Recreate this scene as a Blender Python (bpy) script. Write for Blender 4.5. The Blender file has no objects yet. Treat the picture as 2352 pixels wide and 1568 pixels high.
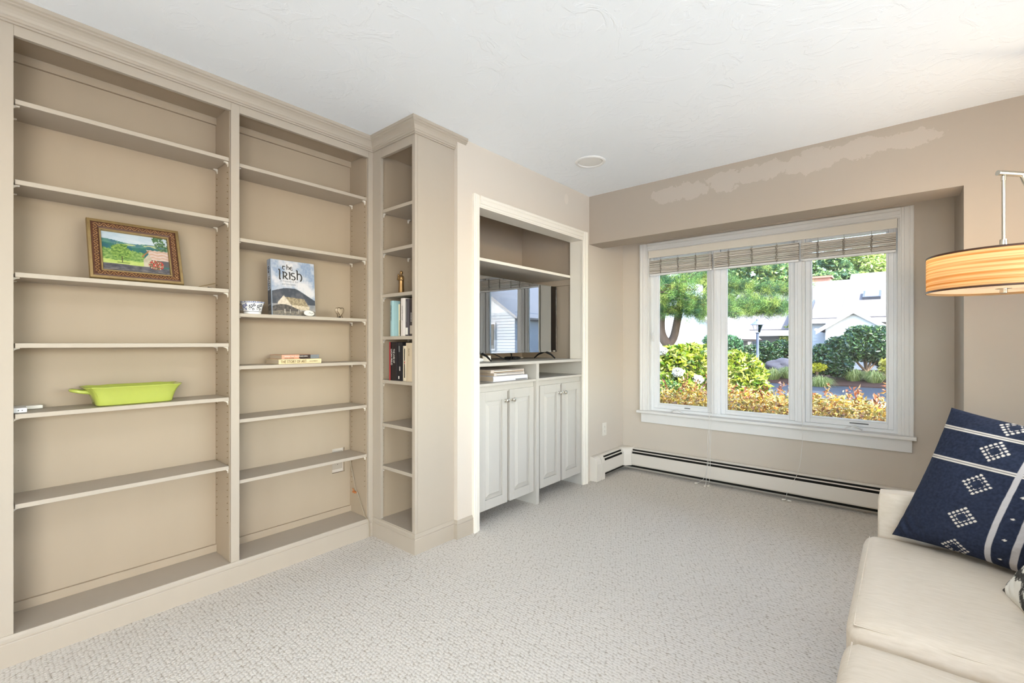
import bpy, bmesh, math, random
import numpy as np
from mathutils import Vector, Matrix, noise as mnoise

random.seed(11)
RNG = np.random.default_rng(11)
SC = bpy.context.scene
COL = SC.collection
R = math.radians

# ------------------------------------------------------------------ camera, sky, sun, large lights, exposure
cam_d = bpy.data.cameras.new('camera')
cam = bpy.data.objects.new('camera', cam_d)
COL.objects.link(cam)
cam.location = (0, 0, 1.185)
cam.rotation_euler = (R(90), 0, R(40.3))
cam_d.sensor_width = 36.0
cam_d.lens = 1066.0 / 2352.0 * 36.0
cam_d.shift_y = 4.0 / 2352.0
cam_d.clip_start = 0.02
cam_d.clip_end = 300
SC.camera = cam

SUN_DIR = Vector((0.66, -0.33, 0.68)).normalized()      # towards the sun
world = bpy.data.worlds.new('sky')
SC.world = world
world.use_nodes = True
wn = world.node_tree.nodes
wl = world.node_tree.links
sky = wn.new('ShaderNodeTexSky')
sky.sky_type = 'NISHITA'
sky.sun_disc = False
sky.sun_elevation = math.asin(SUN_DIR.z)
sky.sun_rotation = math.atan2(SUN_DIR.x, SUN_DIR.y)
sky.dust_density = 1.5
wl.new(sky.outputs[0], wn['Background'].inputs[0])
wn['Background'].inputs[1].default_value = 1.9

sun_d = bpy.data.lights.new('sun', 'SUN')
sun_d.energy = 21.0
sun_d.angle = R(0.6)
sun_d.color = (1.0, 0.95, 0.86)
sun = bpy.data.objects.new('sun', sun_d)
COL.objects.link(sun)
sun.rotation_euler = SUN_DIR.to_track_quat('Z', 'Y').to_euler()
sun.location = (8, -6, 12)

def area(name, loc, look, sx, sy, power, color):
    d = bpy.data.lights.new(name, 'AREA')
    d.shape = 'RECTANGLE'
    d.size = sx
    d.size_y = sy
    d.energy = power
    d.color = color
    o = bpy.data.objects.new(name, d)
    COL.objects.link(o)
    o.location = loc
    o.rotation_euler = (Vector(loc) - Vector(look)).to_track_quat('Z', 'Y').to_euler()
    return o
# added fill lights behind and beside the view, set in assumed, unseen openings
FILL_COL = (0.84, 0.93, 1.0)
area('added_rear_fill', (0.73, -2.95, 1.12), (0.0, 0, 2.7), 1.4, 2.1, 20, FILL_COL)  # added fill light aimed upwards; the patio door it stands in is assumed
area('added_opening_fill', (1.66, -1.35, 1.05), (0, -1.30, 1.45), 1.3, 1.5, 34, FILL_COL)  # added fill light; the opening to the next room is assumed
area('added_side_fill', (1.68, 1.75, 1.45), (0, 1.75, 2.45), 2.3, 1.25, 20, FILL_COL)  # added fill tilted up to brighten the ceiling; its side window is assumed
cl = area('overhead_fill_light', (-0.25, 0.62, 2.395), (-0.25, 0.62, 0), 0.40, 0.40, 14, (0.90, 0.955, 1.0))  # added fill light above the view, brightens floor and sofa
cl.data.shape = 'DISK'

vs = SC.view_settings
vs.view_transform = 'Standard'
vs.look = 'None'
vs.exposure = 0.0
vs.gamma = 1.0
vs.use_curve_mapping = False
SC.cycles.use_denoising = True
SC.cycles.max_bounces = 10
SC.cycles.diffuse_bounces = 6
SC.cycles.transparent_max_bounces = 16
SC.cycles.sample_clamp_indirect = 6.0
SC.cycles.caustics_reflective = False
SC.cycles.caustics_refractive = False

# ------------------------------------------------------------------ materials
def mk(name):
    m = bpy.data.materials.new(name)
    m.use_nodes = True
    return m, m.node_tree.nodes, m.node_tree.links, m.node_tree.nodes['Principled BSDF']

def pmat(name, col, rough=0.5, var=0.04, vscale=6.0, bump=0.0, bscale=150.0, spec=0.35, metal=0.0, col2=None, stretch=None):
    m, n, l, b = mk(name)
    tc = n.new('ShaderNodeTexCoord')
    src = tc.outputs['Object']
    if stretch:
        mp = n.new('ShaderNodeMapping')
        mp.inputs['Scale'].default_value = stretch
        l.new(src, mp.inputs[0])
        src = mp.outputs[0]
    nz = n.new('ShaderNodeTexNoise')
    nz.inputs['Scale'].default_value = vscale
    nz.inputs['Detail'].default_value = 3
    l.new(src, nz.inputs['Vector'])
    mx = n.new('ShaderNodeMix')
    mx.data_type = 'RGBA'
    c2 = col2 if col2 else tuple(max(0, c * (1 - var)) for c in col)
    c1 = col if col2 else tuple(min(1, c * (1 + var)) for c in col)
    mx.inputs[6].default_value = (*c1, 1)
    mx.inputs[7].default_value = (*c2, 1)
    l.new(nz.outputs[0], mx.inputs[0])
    l.new(mx.outputs[2], b.inputs['Base Color'])
    b.inputs['Roughness'].default_value = rough
    b.inputs['Specular IOR Level'].default_value = spec
    b.inputs['Metallic'].default_value = metal
    if bump > 0:
        nb = n.new('ShaderNodeTexNoise')
        nb.inputs['Scale'].default_value = bscale
        nb.inputs['Detail'].default_value = 2
        l.new(src, nb.inputs['Vector'])
        bp = n.new('ShaderNodeBump')
        bp.inputs['Strength'].default_value = bump
        bp.inputs['Distance'].default_value = 0.002
        l.new(nb.outputs[0], bp.inputs['Height'])
        l.new(bp.outputs[0], b.inputs['Normal'])
    return m

def attr_mat(name, rough=0.5, bump=0.0, bscale=600.0, spec=0.3, trans=0.0):
    m, n, l, b = mk(name)
    a = n.new('ShaderNodeAttribute')
    a.attribute_name = 'Col'
    l.new(a.outputs[0], b.inputs['Base Color'])
    b.inputs['Roughness'].default_value = rough
    b.inputs['Specular IOR Level'].default_value = spec
    if bump > 0:
        tc = n.new('ShaderNodeTexCoord')
        nb = n.new('ShaderNodeTexNoise')
        nb.inputs['Scale'].default_value = bscale
        l.new(tc.outputs['Object'], nb.inputs['Vector'])
        bp = n.new('ShaderNodeBump')
        bp.inputs['Strength'].default_value = bump
        bp.inputs['Distance'].default_value = 0.002
        l.new(nb.outputs[0], bp.inputs['Height'])
        l.new(bp.outputs[0], b.inputs['Normal'])
    if trans > 0:
        t = n.new('ShaderNodeBsdfTranslucent')
        l.new(a.outputs[0], t.inputs[0])
        mx = n.new('ShaderNodeMixShader')
        mx.inputs[0].default_value = trans
        l.new(b.outputs[0], mx.inputs[1])
        l.new(t.outputs[0], mx.inputs[2])
        l.new(mx.outputs[0], n['Material Output'].inputs[0])
    return m

def glass_mat(name, refl=1.45, tint=(0.97, 0.985, 0.98)):
    m, n, l, b = mk(name)
    n.remove(b)
    t = n.new('ShaderNodeBsdfTransparent')
    t.inputs[0].default_value = (*tint, 1)
    g = n.new('ShaderNodeBsdfGlossy')
    g.inputs['Roughness'].default_value = 0.01
    fr = n.new('ShaderNodeFresnel')
    fr.inputs[0].default_value = refl
    mx = n.new('ShaderNodeMixShader')
    l.new(fr.outputs[0], mx.inputs[0])
    l.new(t.outputs[0], mx.inputs[1])
    l.new(g.outputs[0], mx.inputs[2])
    l.new(mx.outputs[0], n['Material Output'].inputs[0])
    return m

def carpet_mat():
    m, n, l, b = mk('berber_carpet')
    tc = n.new('ShaderNodeTexCoord')
    mp = n.new('ShaderNodeMapping')
    mp.inputs['Scale'].default_value = (62, 74, 1)
    l.new(tc.outputs['Object'], mp.inputs[0])
    sep = n.new('ShaderNodeSeparateXYZ')
    l.new(mp.outputs[0], sep.inputs[0])
    fl = n.new('ShaderNodeMath'); fl.operation = 'FLOOR'
    l.new(sep.outputs[1], fl.inputs[0])
    half = n.new('ShaderNodeMath'); half.operation = 'MULTIPLY'; half.inputs[1].default_value = 0.43
    l.new(fl.outputs[0], half.inputs[0])
    wob = n.new('ShaderNodeTexNoise'); wob.inputs['Scale'].default_value = 35; wob.inputs['Detail'].default_value = 2
    l.new(tc.outputs['Object'], wob.inputs['Vector'])
    wm = n.new('ShaderNodeMath'); wm.operation = 'MULTIPLY'; wm.inputs[1].default_value = 1.4
    l.new(wob.outputs[0], wm.inputs[0])
    ax = n.new('ShaderNodeMath'); ax.operation = 'ADD'
    l.new(sep.outputs[0], ax.inputs[0]); l.new(half.outputs[0], ax.inputs[1])
    ax2 = n.new('ShaderNodeMath'); ax2.operation = 'ADD'
    l.new(ax.outputs[0], ax2.inputs[0]); l.new(wm.outputs[0], ax2.inputs[1])
    cmb = n.new('ShaderNodeCombineXYZ')
    l.new(ax2.outputs[0], cmb.inputs[0]); l.new(sep.outputs[1], cmb.inputs[1])
    vo = n.new('ShaderNodeTexVoronoi')
    vo.voronoi_dimensions = '2D'
    vo.inputs['Scale'].default_value = 1.0
    vo.inputs['Randomness'].default_value = 0.45
    l.new(cmb.outputs[0], vo.inputs['Vector'])
    fz = n.new('ShaderNodeTexNoise'); fz.inputs['Scale'].default_value = 420; fz.inputs['Detail'].default_value = 3
    l.new(tc.outputs['Object'], fz.inputs['Vector'])
    add = n.new('ShaderNodeMath'); add.operation = 'MULTIPLY_ADD'; add.inputs[1].default_value = 0.35
    l.new(fz.outputs[0], add.inputs[0]); l.new(vo.outputs['Distance'], add.inputs[2])
    cr = n.new('ShaderNodeValToRGB')
    e = cr.color_ramp.elements
    e[0].position = 0.15; e[0].color = (0.75, 0.71, 0.655, 1)
    e[1].position = 0.98; e[1].color = (0.36, 0.31, 0.25, 1)
    k = cr.color_ramp.elements.new(0.66); k.color = (0.68, 0.637, 0.58, 1)
    l.new(add.outputs[0], cr.inputs[0])
    big = n.new('ShaderNodeTexNoise'); big.inputs['Scale'].default_value = 1.6; big.inputs['Detail'].default_value = 4
    l.new(tc.outputs['Object'], big.inputs['Vector'])
    mx = n.new('ShaderNodeMix'); mx.data_type = 'RGBA'; mx.blend_type = 'MULTIPLY'
    rr = n.new('ShaderNodeValToRGB')
    rr.color_ramp.elements[0].color = (0.94, 0.93, 0.92, 1); rr.color_ramp.elements[1].color = (1, 1, 1, 1)
    l.new(big.outputs[0], rr.inputs[0])
    mx.inputs[0].default_value = 1.0
    l.new(cr.outputs[0], mx.inputs[6]); l.new(rr.outputs[0], mx.inputs[7])
    l.new(mx.outputs[2], b.inputs['Base Color'])
    b.inputs['Roughness'].default_value = 0.95
    b.inputs['Specular IOR Level'].default_value = 0.1
    inv = n.new('ShaderNodeMath'); inv.operation = 'SUBTRACT'; inv.inputs[0].default_value = 1.0
    l.new(add.outputs[0], inv.inputs[1])
    bp = n.new('ShaderNodeBump'); bp.inputs['Strength'].default_value = 0.55; bp.inputs['Distance'].default_value = 0.006
    l.new(inv.outputs[0], bp.inputs['Height'])
    l.new(bp.outputs[0], b.inputs['Normal'])
    return m

def ceiling_mat():
    m, n, l, b = mk('skip_trowel_ceiling')
    b.inputs['Base Color'].default_value = (0.87, 0.90, 0.93, 1)
    b.inputs['Roughness'].default_value = 0.9
    b.inputs['Specular IOR Level'].default_value = 0.15
    tc = n.new('ShaderNodeTexCoord')
    nz = n.new('ShaderNodeTexNoise'); nz.inputs['Scale'].default_value = 5.0; nz.inputs['Detail'].default_value = 5
    nz.inputs['Distortion'].default_value = 2.4; nz.inputs['Roughness'].default_value = 0.55
    l.new(tc.outputs['Object'], nz.inputs['Vector'])
    cr = n.new('ShaderNodeValToRGB')
    cr.color_ramp.elements[0].position = 0.52; cr.color_ramp.elements[1].position = 0.58
    l.new(nz.outputs[0], cr.inputs[0])
    n2 = n.new('ShaderNodeTexNoise'); n2.inputs['Scale'].default_value = 3.1; n2.inputs['Detail'].default_value = 2
    l.new(tc.outputs['Object'], n2.inputs['Vector'])
    mu = n.new('ShaderNodeMath'); mu.operation = 'MULTIPLY'
    l.new(cr.outputs[0], mu.inputs[0]); l.new(n2.outputs[0], mu.inputs[1])
    bp = n.new('ShaderNodeBump'); bp.inputs['Strength'].default_value = 0.20; bp.inputs['Distance'].default_value = 0.010
    l.new(mu.outputs[0], bp.inputs['Height']); l.new(bp.outputs[0], b.inputs['Normal'])
    return m

def patched_wall_mat(name, col, patch_col, boxes):
    """wall paint with ragged touched-up paint patches (boxes in object space: centre, half size)"""
    m, n, l, b = mk(name)
    tc = n.new('ShaderNodeTexCoord')
    nz = n.new('ShaderNodeTexNoise'); nz.inputs['Scale'].default_value = 11; nz.inputs['Detail'].default_value = 6; nz.inputs['Roughness'].default_value = 0.68
    l.new(tc.outputs['Object'], nz.inputs['Vector'])
    total = None
    for (cx, cy, cz), (hx, hy, hz), ang, amp in boxes:
        mp = n.new('ShaderNodeMapping'); mp.vector_type = 'TEXTURE'
        mp.inputs['Location'].default_value = (cx, cy, cz)
        mp.inputs['Rotation'].default_value = (0, ang, 0)
        mp.inputs['Scale'].default_value = (hx, hy, hz)
        l.new(tc.outputs['Object'], mp.inputs[0])
        ln = n.new('ShaderNodeVectorMath'); ln.operation = 'LENGTH'
        l.new(mp.outputs[0], ln.inputs[0])
        s = n.new('ShaderNodeMath'); s.operation = 'MULTIPLY_ADD'; s.inputs[1].default_value = amp
        l.new(nz.outputs[0], s.inputs[0]); l.new(ln.outputs['Value'], s.inputs[2])
        c = n.new('ShaderNodeMapRange'); c.inputs[1].default_value = 1.0 + amp * 0.5 - 0.03; c.inputs[2].default_value = 1.0 + amp * 0.5 + 0.03
        c.inputs[3].default_value = 1.0; c.inputs[4].default_value = 0.0
        l.new(s.outputs[0], c.inputs[0])
        if total is None:
            total = c.outputs[0]
        else:
            mxm = n.new('ShaderNodeMath'); mxm.operation = 'MAXIMUM'
            l.new(total, mxm.inputs[0]); l.new(c.outputs[0], mxm.inputs[1])
            total = mxm.outputs[0]
    mx = n.new('ShaderNodeMix'); mx.data_type = 'RGBA'
    mx.inputs[6].default_value = (*col, 1); mx.inputs[7].default_value = (*patch_col, 1)
    l.new(total, mx.inputs[0])
    l.new(mx.outputs[2], b.inputs['Base Color'])
    b.inputs['Roughness'].default_value = 0.7
    b.inputs['Specular IOR Level'].default_value = 0.2
    return m

M = {}
WALL = (0.62, 0.555, 0.475)
M['bookpaint'] = pmat('cream_paint', (0.425, 0.368, 0.297), 0.42, 0.02, 3, 0.06, 90, 0.35, stretch=(6, 6, 0.6))
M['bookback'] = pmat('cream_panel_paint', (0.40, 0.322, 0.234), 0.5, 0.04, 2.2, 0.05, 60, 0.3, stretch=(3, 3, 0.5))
M['wall'] = pmat('beige_wall_paint', WALL, 0.75, 0.015, 3, 0.04, 220, 0.2)
M['trim'] = pmat('ivory_trim_paint', (0.80, 0.755, 0.67), 0.4, 0.015, 5, 0, 1, 0.35)
M['door'] = pmat('off_white_door_paint', (0.51, 0.485, 0.44), 0.42, 0.015, 4, 0.03, 120, 0.35)
M['white'] = pmat('white_window_paint', (0.80, 0.79, 0.765), 0.4, 0.015, 5, 0, 1, 0.35)
M['vinyl'] = pmat('white_vinyl', (0.86, 0.87, 0.88), 0.35, 0.01, 5, 0, 1, 0.4)
M['heater'] = pmat('heater_enamel', (0.74, 0.69, 0.615), 0.4, 0.02, 5, 0, 1, 0.4)
M['dark'] = pmat('dark_gap', (0.02, 0.018, 0.015), 0.8, 0.1, 5, 0, 1, 0.1)
M['closet'] = pmat('closet_paint', (0.50, 0.42, 0.33), 0.7, 0.02, 3, 0, 1, 0.2)
M['black'] = pmat('black_plastic', (0.012, 0.012, 0.013), 0.35, 0.1, 20, 0, 1, 0.4)
M['cable'] = pmat('black_rubber', (0.02, 0.02, 0.02), 0.5, 0.1, 20, 0, 1, 0.3)
M['nickel'] = pmat('satin_nickel', (0.72, 0.68, 0.60), 0.22, 0.04, 30, 0, 1, 0.5, 1.0)
M['plastic'] = pmat('white_plastic', (0.80, 0.80, 0.80), 0.35, 0.01, 8, 0, 1, 0.4)
M['ivory'] = pmat('ivory_plastic', (0.76, 0.72, 0.64), 0.35, 0.01, 8, 0, 1, 0.4)
M['paper'] = pmat('page_edges', (0.52, 0.43, 0.32), 0.85, 0.14, 30, 0.2, 400, 0.1, stretch=(1, 1, 30))
M['carpet'] = carpet_mat()
M['ceiling'] = ceiling_mat()
M['glass'] = glass_mat('window_glass')
M['print'] = attr_mat('printed_picture', 0.45)
M['gloss_print'] = attr_mat('glazed_print', 0.12, spec=0.5)
M['ink'] = pmat('dark_ink', (0.03, 0.025, 0.02), 0.6, 0.1, 20)
M['ink_brown'] = pmat('brown_ink', (0.16, 0.10, 0.03), 0.6, 0.1, 20)
M['ink_white'] = pmat('white_ink', (0.78, 0.74, 0.68), 0.6, 0.03, 20)
M['ink_grey'] = pmat('grey_ink', (0.16, 0.16, 0.16), 0.6, 0.1, 20)

# ------------------------------------------------------------------ mesh helpers
def bm_box(bm, x0, x1, y0, y1, z0, z1, bev=0.0, seg=2):
    vs_ = [bm.verts.new(p) for p in ((x0, y0, z0), (x1, y0, z0), (x1, y1, z0), (x0, y1, z0),
                                     (x0, y0, z1), (x1, y0, z1), (x1, y1, z1), (x0, y1, z1))]
    fs = [bm.faces.new([vs_[i] for i in f]) for f in ((3, 2, 1, 0), (4, 5, 6, 7), (0, 1, 5, 4), (1, 2, 6, 5), (2, 3, 7, 6), (3, 0, 4, 7))]
    if bev > 0:
        es = list({e for f in fs for e in f.edges})
        bmesh.ops.bevel(bm, geom=es, offset=bev, segments=seg, affect='EDGES', profile=0.5)
    return vs_

def box(x0, x1, y0, y1, z0, z1, bev=0.0, seg=2):
    bm = bmesh.new()
    bm_box(bm, min(x0, x1), max(x0, x1), min(y0, y1), max(y0, y1), min(z0, z1), max(z0, z1), bev, seg)
    return bm

def boxes(lst, bev=0.0):
    bm = bmesh.new()
    for b in lst:
        bm_box(bm, *b, bev)
    return bm

def bm_lathe(bm, prof, center=(0, 0, 0), n=32, axis='Z', cap=True):
    c = Vector(center)
    rings = []
    for r, h in prof:
        ring = []
        for i in range(n):
            a = 2 * math.pi * i / n
            p = (r * math.cos(a), r * math.sin(a), h)
            if axis == 'X':
                p = (p[2], p[0], p[1])
            elif axis == 'Y':
                p = (p[1], p[2], p[0])
            ring.append(bm.verts.new(c + Vector(p)))
        rings.append(ring)
    for a, b in zip(rings[:-1], rings[1:]):
        for i in range(n):
            bm.faces.new((a[i], a[(i + 1) % n], b[(i + 1) % n], b[i]))
    if cap:
        bm.faces.new(list(reversed(rings[0])))
        bm.faces.new(rings[-1])
    return bm

def bm_tube(bm, pts, rad, n=8, closed=False, cap=True):
    pts = [Vector(p) for p in pts]
    rr = rad if isinstance(rad, (list, tuple)) else [rad] * len(pts)
    rings = []
    up = None
    m = len(pts)
    for i, p in enumerate(pts):
        if closed:
            t = (pts[(i + 1) % m] - pts[i - 1]).normalized()
        else:
            t = (pts[min(i + 1, m - 1)] - pts[max(i - 1, 0)]).normalized()
        if up is None:
            up = Vector((0, 0, 1)) if abs(t.z) < 0.9 else Vector((1, 0, 0))
        s = t.cross(up)
        if s.length < 1e-6:
            s = t.cross(Vector((0, 1, 0)))
        s.normalize()
        up = s.cross(t).normalized()
        rings.append([bm.verts.new(p + (s * math.cos(2 * math.pi * k / n) + up * math.sin(2 * math.pi * k / n)) * rr[i]) for k in range(n)])
    rng = range(m) if closed else range(m - 1)
    for i in rng:
        a, b = rings[i], rings[(i + 1) % m]
        for k in range(n):
            bm.faces.new((a[k], a[(k + 1) % n], b[(k + 1) % n], b[k]))
    if cap and not closed:
        bm.faces.new(list(reversed(rings[0])))
        bm.faces.new(rings[-1])
    return bm

def tube(pts, rad, n=8, closed=False):
    return bm_tube(bmesh.new(), pts, rad, n, closed)

def smooth_path(pts, k=8):
    pts = [Vector(p) for p in pts]
    out = []
    for i in range(len(pts) - 1):
        p0 = pts[max(i - 1, 0)]; p1 = pts[i]; p2 = pts[i + 1]; p3 = pts[min(i + 2, len(pts) - 1)]
        for j in range(k):
            t = j / k
            out.append(0.5 * ((2 * p1) + (p2 - p0) * t + (2 * p0 - 5 * p1 + 4 * p2 - p3) * t * t + (3 * p1 - p0 - 3 * p2 + p3) * t ** 3))
    out.append(pts[-1])
    return out

def sweep(path, normal, prof, closed=False, cap=True):
    """sweep a profile [(u: sideways, w: along normal)] with mitred corners; side = tangent x normal"""
    bm = bmesh.new()
    nrm = Vector(normal).normalized()
    pts = [Vector(p) for p in path]
    m = len(pts)
    rings = []
    for i in range(m):
        if closed:
            t0 = (pts[i] - pts[i - 1]).normalized(); t1 = (pts[(i + 1) % m] - pts[i]).normalized()
        else:
            t0 = (pts[i] - pts[max(i - 1, 0)]).normalized() if i > 0 else (pts[1] - pts[0]).normalized()
            t1 = (pts[min(i + 1, m - 1)] - pts[i]).normalized() if i < m - 1 else t0
        s0 = t0.cross(nrm); s1 = t1.cross(nrm)
        s = (s0 + s1).normalized()
        k = 1.0 / max(0.2, s.dot(s0))
        rings.append([bm.verts.new(pts[i] + s * (u * k) + nrm * w) for u, w in prof])
    q = len(prof)
    rng = range(m) if closed else range(m - 1)
    for i in rng:
        a, b = rings[i], rings[(i + 1) % m]
        for j in range(q):
            bm.faces.new((a[j], a[(j + 1) % q], b[(j + 1) % q], b[j]))
    if cap and not closed:
        bm.faces.new(list(reversed(rings[0])))
        bm.faces.new(rings[-1])
    bmesh.ops.recalc_face_normals(bm, faces=bm.faces[:])
    return bm

def rounded_box(bm, c, half, r, n=8, puff=0.0, M4=None):
    """box with rounded edges, top/bottom crowned by puff"""
    t = bmesh.new()
    bmesh.ops.create_cube(t, size=2.0)
    bmesh.ops.subdivide_edges(t, edges=t.edges[:], cuts=n, use_grid_fill=True)
    hx, hy, hz = half
    vmap = {}
    for v in t.verts:
        p = Vector((v.co.x * hx, v.co.y * hy, v.co.z * hz))
        # pull samples towards the edges so that the rounding is well resolved
        q = Vector((max(-(hx - r), min(hx - r, p.x)), max(-(hy - r), min(hy - r, p.y)), max(-(hz - r), min(hz - r, p.z))))
        d = p - q
        if d.length > 1e-9:
            p = q + d.normalized() * r
        k = (1 - (p.x / hx) ** 2) * (1 - (p.y / hy) ** 2)
        p.z += puff * k * (1 if p.z > 0 else -0.25)
        if M4 is not None:
            p = M4 @ p
        vmap[v] = bm.verts.new(Vector(c) + p)
    for f in t.faces:
        bm.faces.new([vmap[v] for v in f.verts])
    t.free()
    return bm

def finish(bm, name, mat, smooth=False, recalc=True):
    if recalc:
        bmesh.ops.recalc_face_normals(bm, faces=bm.faces[:])
    me = bpy.data.meshes.new(name)
    bm.to_mesh(me)
    bm.free()
    if mat is not None:
        me.materials.append(M[mat] if isinstance(mat, str) else mat)
    if smooth:
        for p in me.polygons:
            p.use_smooth = True
    return me

def auto_smooth(o, deg=35):
    me = o.data
    for p in me.polygons:
        p.use_smooth = True
    me.set_sharp_from_angle(angle=R(deg))

def tag(o, label=None, cat=None, group=None, kind=None):
    if label: o['label'] = label
    if cat: o['category'] = cat
    if group: o['group'] = group
    if kind: o['kind'] = kind
    return o

def empty(name, loc, label=None, cat=None, group=None, kind=None, rotz=0.0):
    o = bpy.data.objects.new(name, None)
    COL.objects.link(o)
    o.empty_display_size = 0.1
    o.location = loc
    o.rotation_euler = (0, 0, rotz)
    return tag(o, label, cat, group, kind)

def world_inv(parent):
    m = Matrix.Identity(4)
    chain = []
    p = parent
    while p is not None:
        chain.append(p)
        p = p.parent
    for q in reversed(chain):
        m = m @ Matrix.LocRotScale(q.location, q.rotation_euler, q.scale)
    return m.inverted()

def link_mesh(name, me, parent=None):
    o = bpy.data.objects.new(name, me)
    COL.objects.link(o)
    if parent is not None:
        o.parent = parent
    return o

def part(parent, name, bm, mat, smooth=0, label=None, kind=None, recalc=True):
    """mesh built in world coordinates, made a child of parent"""
    if parent is not None:
        bm.transform(world_inv(parent))
    me = finish(bm, name, mat, False, recalc)
    o = link_mesh(name, me, parent)
    if smooth:
        auto_smooth(o, smooth)
    return tag(o, label, kind=kind)

def obj(name, bm, mat, loc=None, smooth=0, label=None, cat=None, group=None, kind=None, recalc=True):
    """top-level mesh in world coordinates, origin moved to loc"""
    loc = Vector(loc) if loc is not None else Vector((0, 0, 0))
    bm.transform(Matrix.Translation(-loc))
    me = finish(bm, name, mat, False, recalc)
    o = link_mesh(name, me)
    o.location = loc
    if smooth:
        auto_smooth(o, smooth)
    return tag(o, label, cat, group, kind)

def add_col(me, cols):
    a = me.color_attributes.new('Col', 'FLOAT_COLOR', 'POINT')
    arr = np.ones((len(me.vertices), 4), dtype=np.float32)
    arr[:, :3] = cols
    a.data.foreach_set('color', arr.ravel())

def srgb(r, g, b):
    f = lambda c: (c / 255 / 12.92) if c / 255 <= 0.04045 else ((c / 255 + 0.055) / 1.055) ** 2.4
    return (f(r), f(g), f(b))

def picture(parent, name, fn, w, h, nu, nv, M4, mat='print', label=None):
    """flat print: grid in local XY (w x h) coloured per vertex by fn(u, v), placed by M4 (world)"""
    u = np.linspace(0, 1, nu + 1); v = np.linspace(0, 1, nv + 1)
    uu, vv = np.meshgrid(u, v)
    uu = uu.ravel(); vv = vv.ravel()
    co = np.stack([uu * w, vv * h, np.zeros_like(uu), np.ones_like(uu)], 1)
    X = (world_inv(parent) if parent is not None else Matrix.Identity(4)) @ M4
    co = (np.array(X) @ co.T).T[:, :3]
    i = np.arange((nu + 1) * nv).reshape(nv, nu + 1)[:, :nu].ravel()
    faces = np.stack([i, i + 1, i + nu + 2, i + nu + 1], 1)
    me = bpy.data.meshes.new(name)
    me.from_pydata(co.tolist(), [], faces.tolist())
    me.materials.append(M[mat])
    add_col(me, np.array([fn(a, b) for a, b in zip(uu, vv)], dtype=np.float32))
    o = link_mesh(name, me, parent)
    return tag(o, label)

def text_bm(s, size, M4, extrude=0.0004, align='LEFT', sx=1.0):
    cu = bpy.data.curves.new('lettering', 'FONT')
    cu.body = s
    cu.size = size
    cu.extrude = extrude
    cu.align_x = align
    cu.resolution_u = 2
    o = bpy.data.objects.new('lettering', cu)
    COL.objects.link(o)
    dg = bpy.context.evaluated_depsgraph_get()
    me = bpy.data.meshes.new_from_object(o.evaluated_get(dg))
    bpy.data.objects.remove(o)
    bpy.data.curves.remove(cu)
    bm = bmesh.new()
    bm.from_mesh(me)
    bpy.data.meshes.remove(me)
    bm.transform(M4 @ Matrix.Diagonal((sx, 1, 1, 1)))
    return bm

def frame_of(origin, ex, ey):
    """matrix with local x=ex, y=ey, z=ex x ey"""
    ex = Vector(ex).normalized(); ey = Vector(ey).normalized(); ez = ex.cross(ey)
    m = Matrix.Identity(4)
    for i in range(3):
        m[i][0] = ex[i]; m[i][1] = ey[i]; m[i][2] = ez[i]; m[i][3] = origin[i]
    return m

def fbm(x, y, z=0.0, o=4):
    return mnoise.fractal(Vector((x, y, z)), 0.8, 2.0, o)

def lerp(a, b, t):
    t = max(0.0, min(1.0, t))
    return tuple(p + (q - p) * t for p, q in zip(a, b))


# ================================================================== ROOM SHELL
XB, YT, XT, XW, YS, YW = -2.515, 1.635, -2.10, -2.07, 3.465, 4.09      # bookcase face, tower face, tower side, TV wall, soffit, window wall
obj('floor', box(-2.95, 1.62, -2.92, 4.24, -0.12, 0.0), 'carpet', kind='structure')
obj('ceiling', box(-3.0, 4.6, -4.2, 4.32, 2.44, 2.52), 'ceiling', kind='structure')  # runs past the walls as an added overhang to block sun and sky
# TV wall with the closet opening
wl_bm = boxes([(-2.19, XW, 1.93, 2.105, 0, 2.44), (-2.19, XW, 3.356, 4.24, 0, 2.44), (-2.19, XW, 2.105, 3.356, 2.055, 2.44)])
M['wall_spot'] = patched_wall_mat('beige_wall_paint_spot', WALL, (0.67, 0.60, 0.51), [((-2.07, 3.114, 2.338), (0.3, 0.028, 0.042), 0, 0.3)])
obj('wall_left', wl_bm, 'wall_spot', kind='structure')
obj('wall_left_rear', boxes([(-2.95, -2.745, -2.92, 1.97, 0, 2.44), (-2.745, -2.525, -2.92, 0.05, 0, 2.44)]), 'wall', kind='structure')
obj('wall_closet', boxes([(-2.90, -2.80, 1.97, 3.5, 0, 2.44), (-2.80, -2.19, 1.97, 2.02, 0, 2.44), (-2.80, -2.19, 3.45, 3.5, 0, 2.44),
                          (-2.80, -2.19, 2.02, 3.45, 2.30, 2.44)]), 'closet', kind='structure')
M['soffit'] = patched_wall_mat('beige_wall_paint_shaded', (0.43, 0.37, 0.307), (0.495, 0.435, 0.372), [  # the wall's beige made darker; its shade is put into the colour
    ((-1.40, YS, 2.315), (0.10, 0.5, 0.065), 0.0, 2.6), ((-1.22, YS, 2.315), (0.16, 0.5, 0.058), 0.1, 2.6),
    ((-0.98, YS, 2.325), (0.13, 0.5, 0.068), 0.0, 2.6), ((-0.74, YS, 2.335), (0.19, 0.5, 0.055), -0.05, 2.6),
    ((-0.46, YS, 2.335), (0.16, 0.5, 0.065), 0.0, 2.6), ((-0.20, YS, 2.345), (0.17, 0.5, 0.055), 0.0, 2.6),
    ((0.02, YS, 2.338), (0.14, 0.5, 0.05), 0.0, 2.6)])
fw = bmesh.new()
bm_box(fw, XW, 0.238, YS, 3.69, 2.031, 2.44)
bm_box(fw, 0.238, 1.62, YS, 4.24, 0, 2.44)
obj('wall_front', fw, 'soffit', kind='structure')
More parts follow.
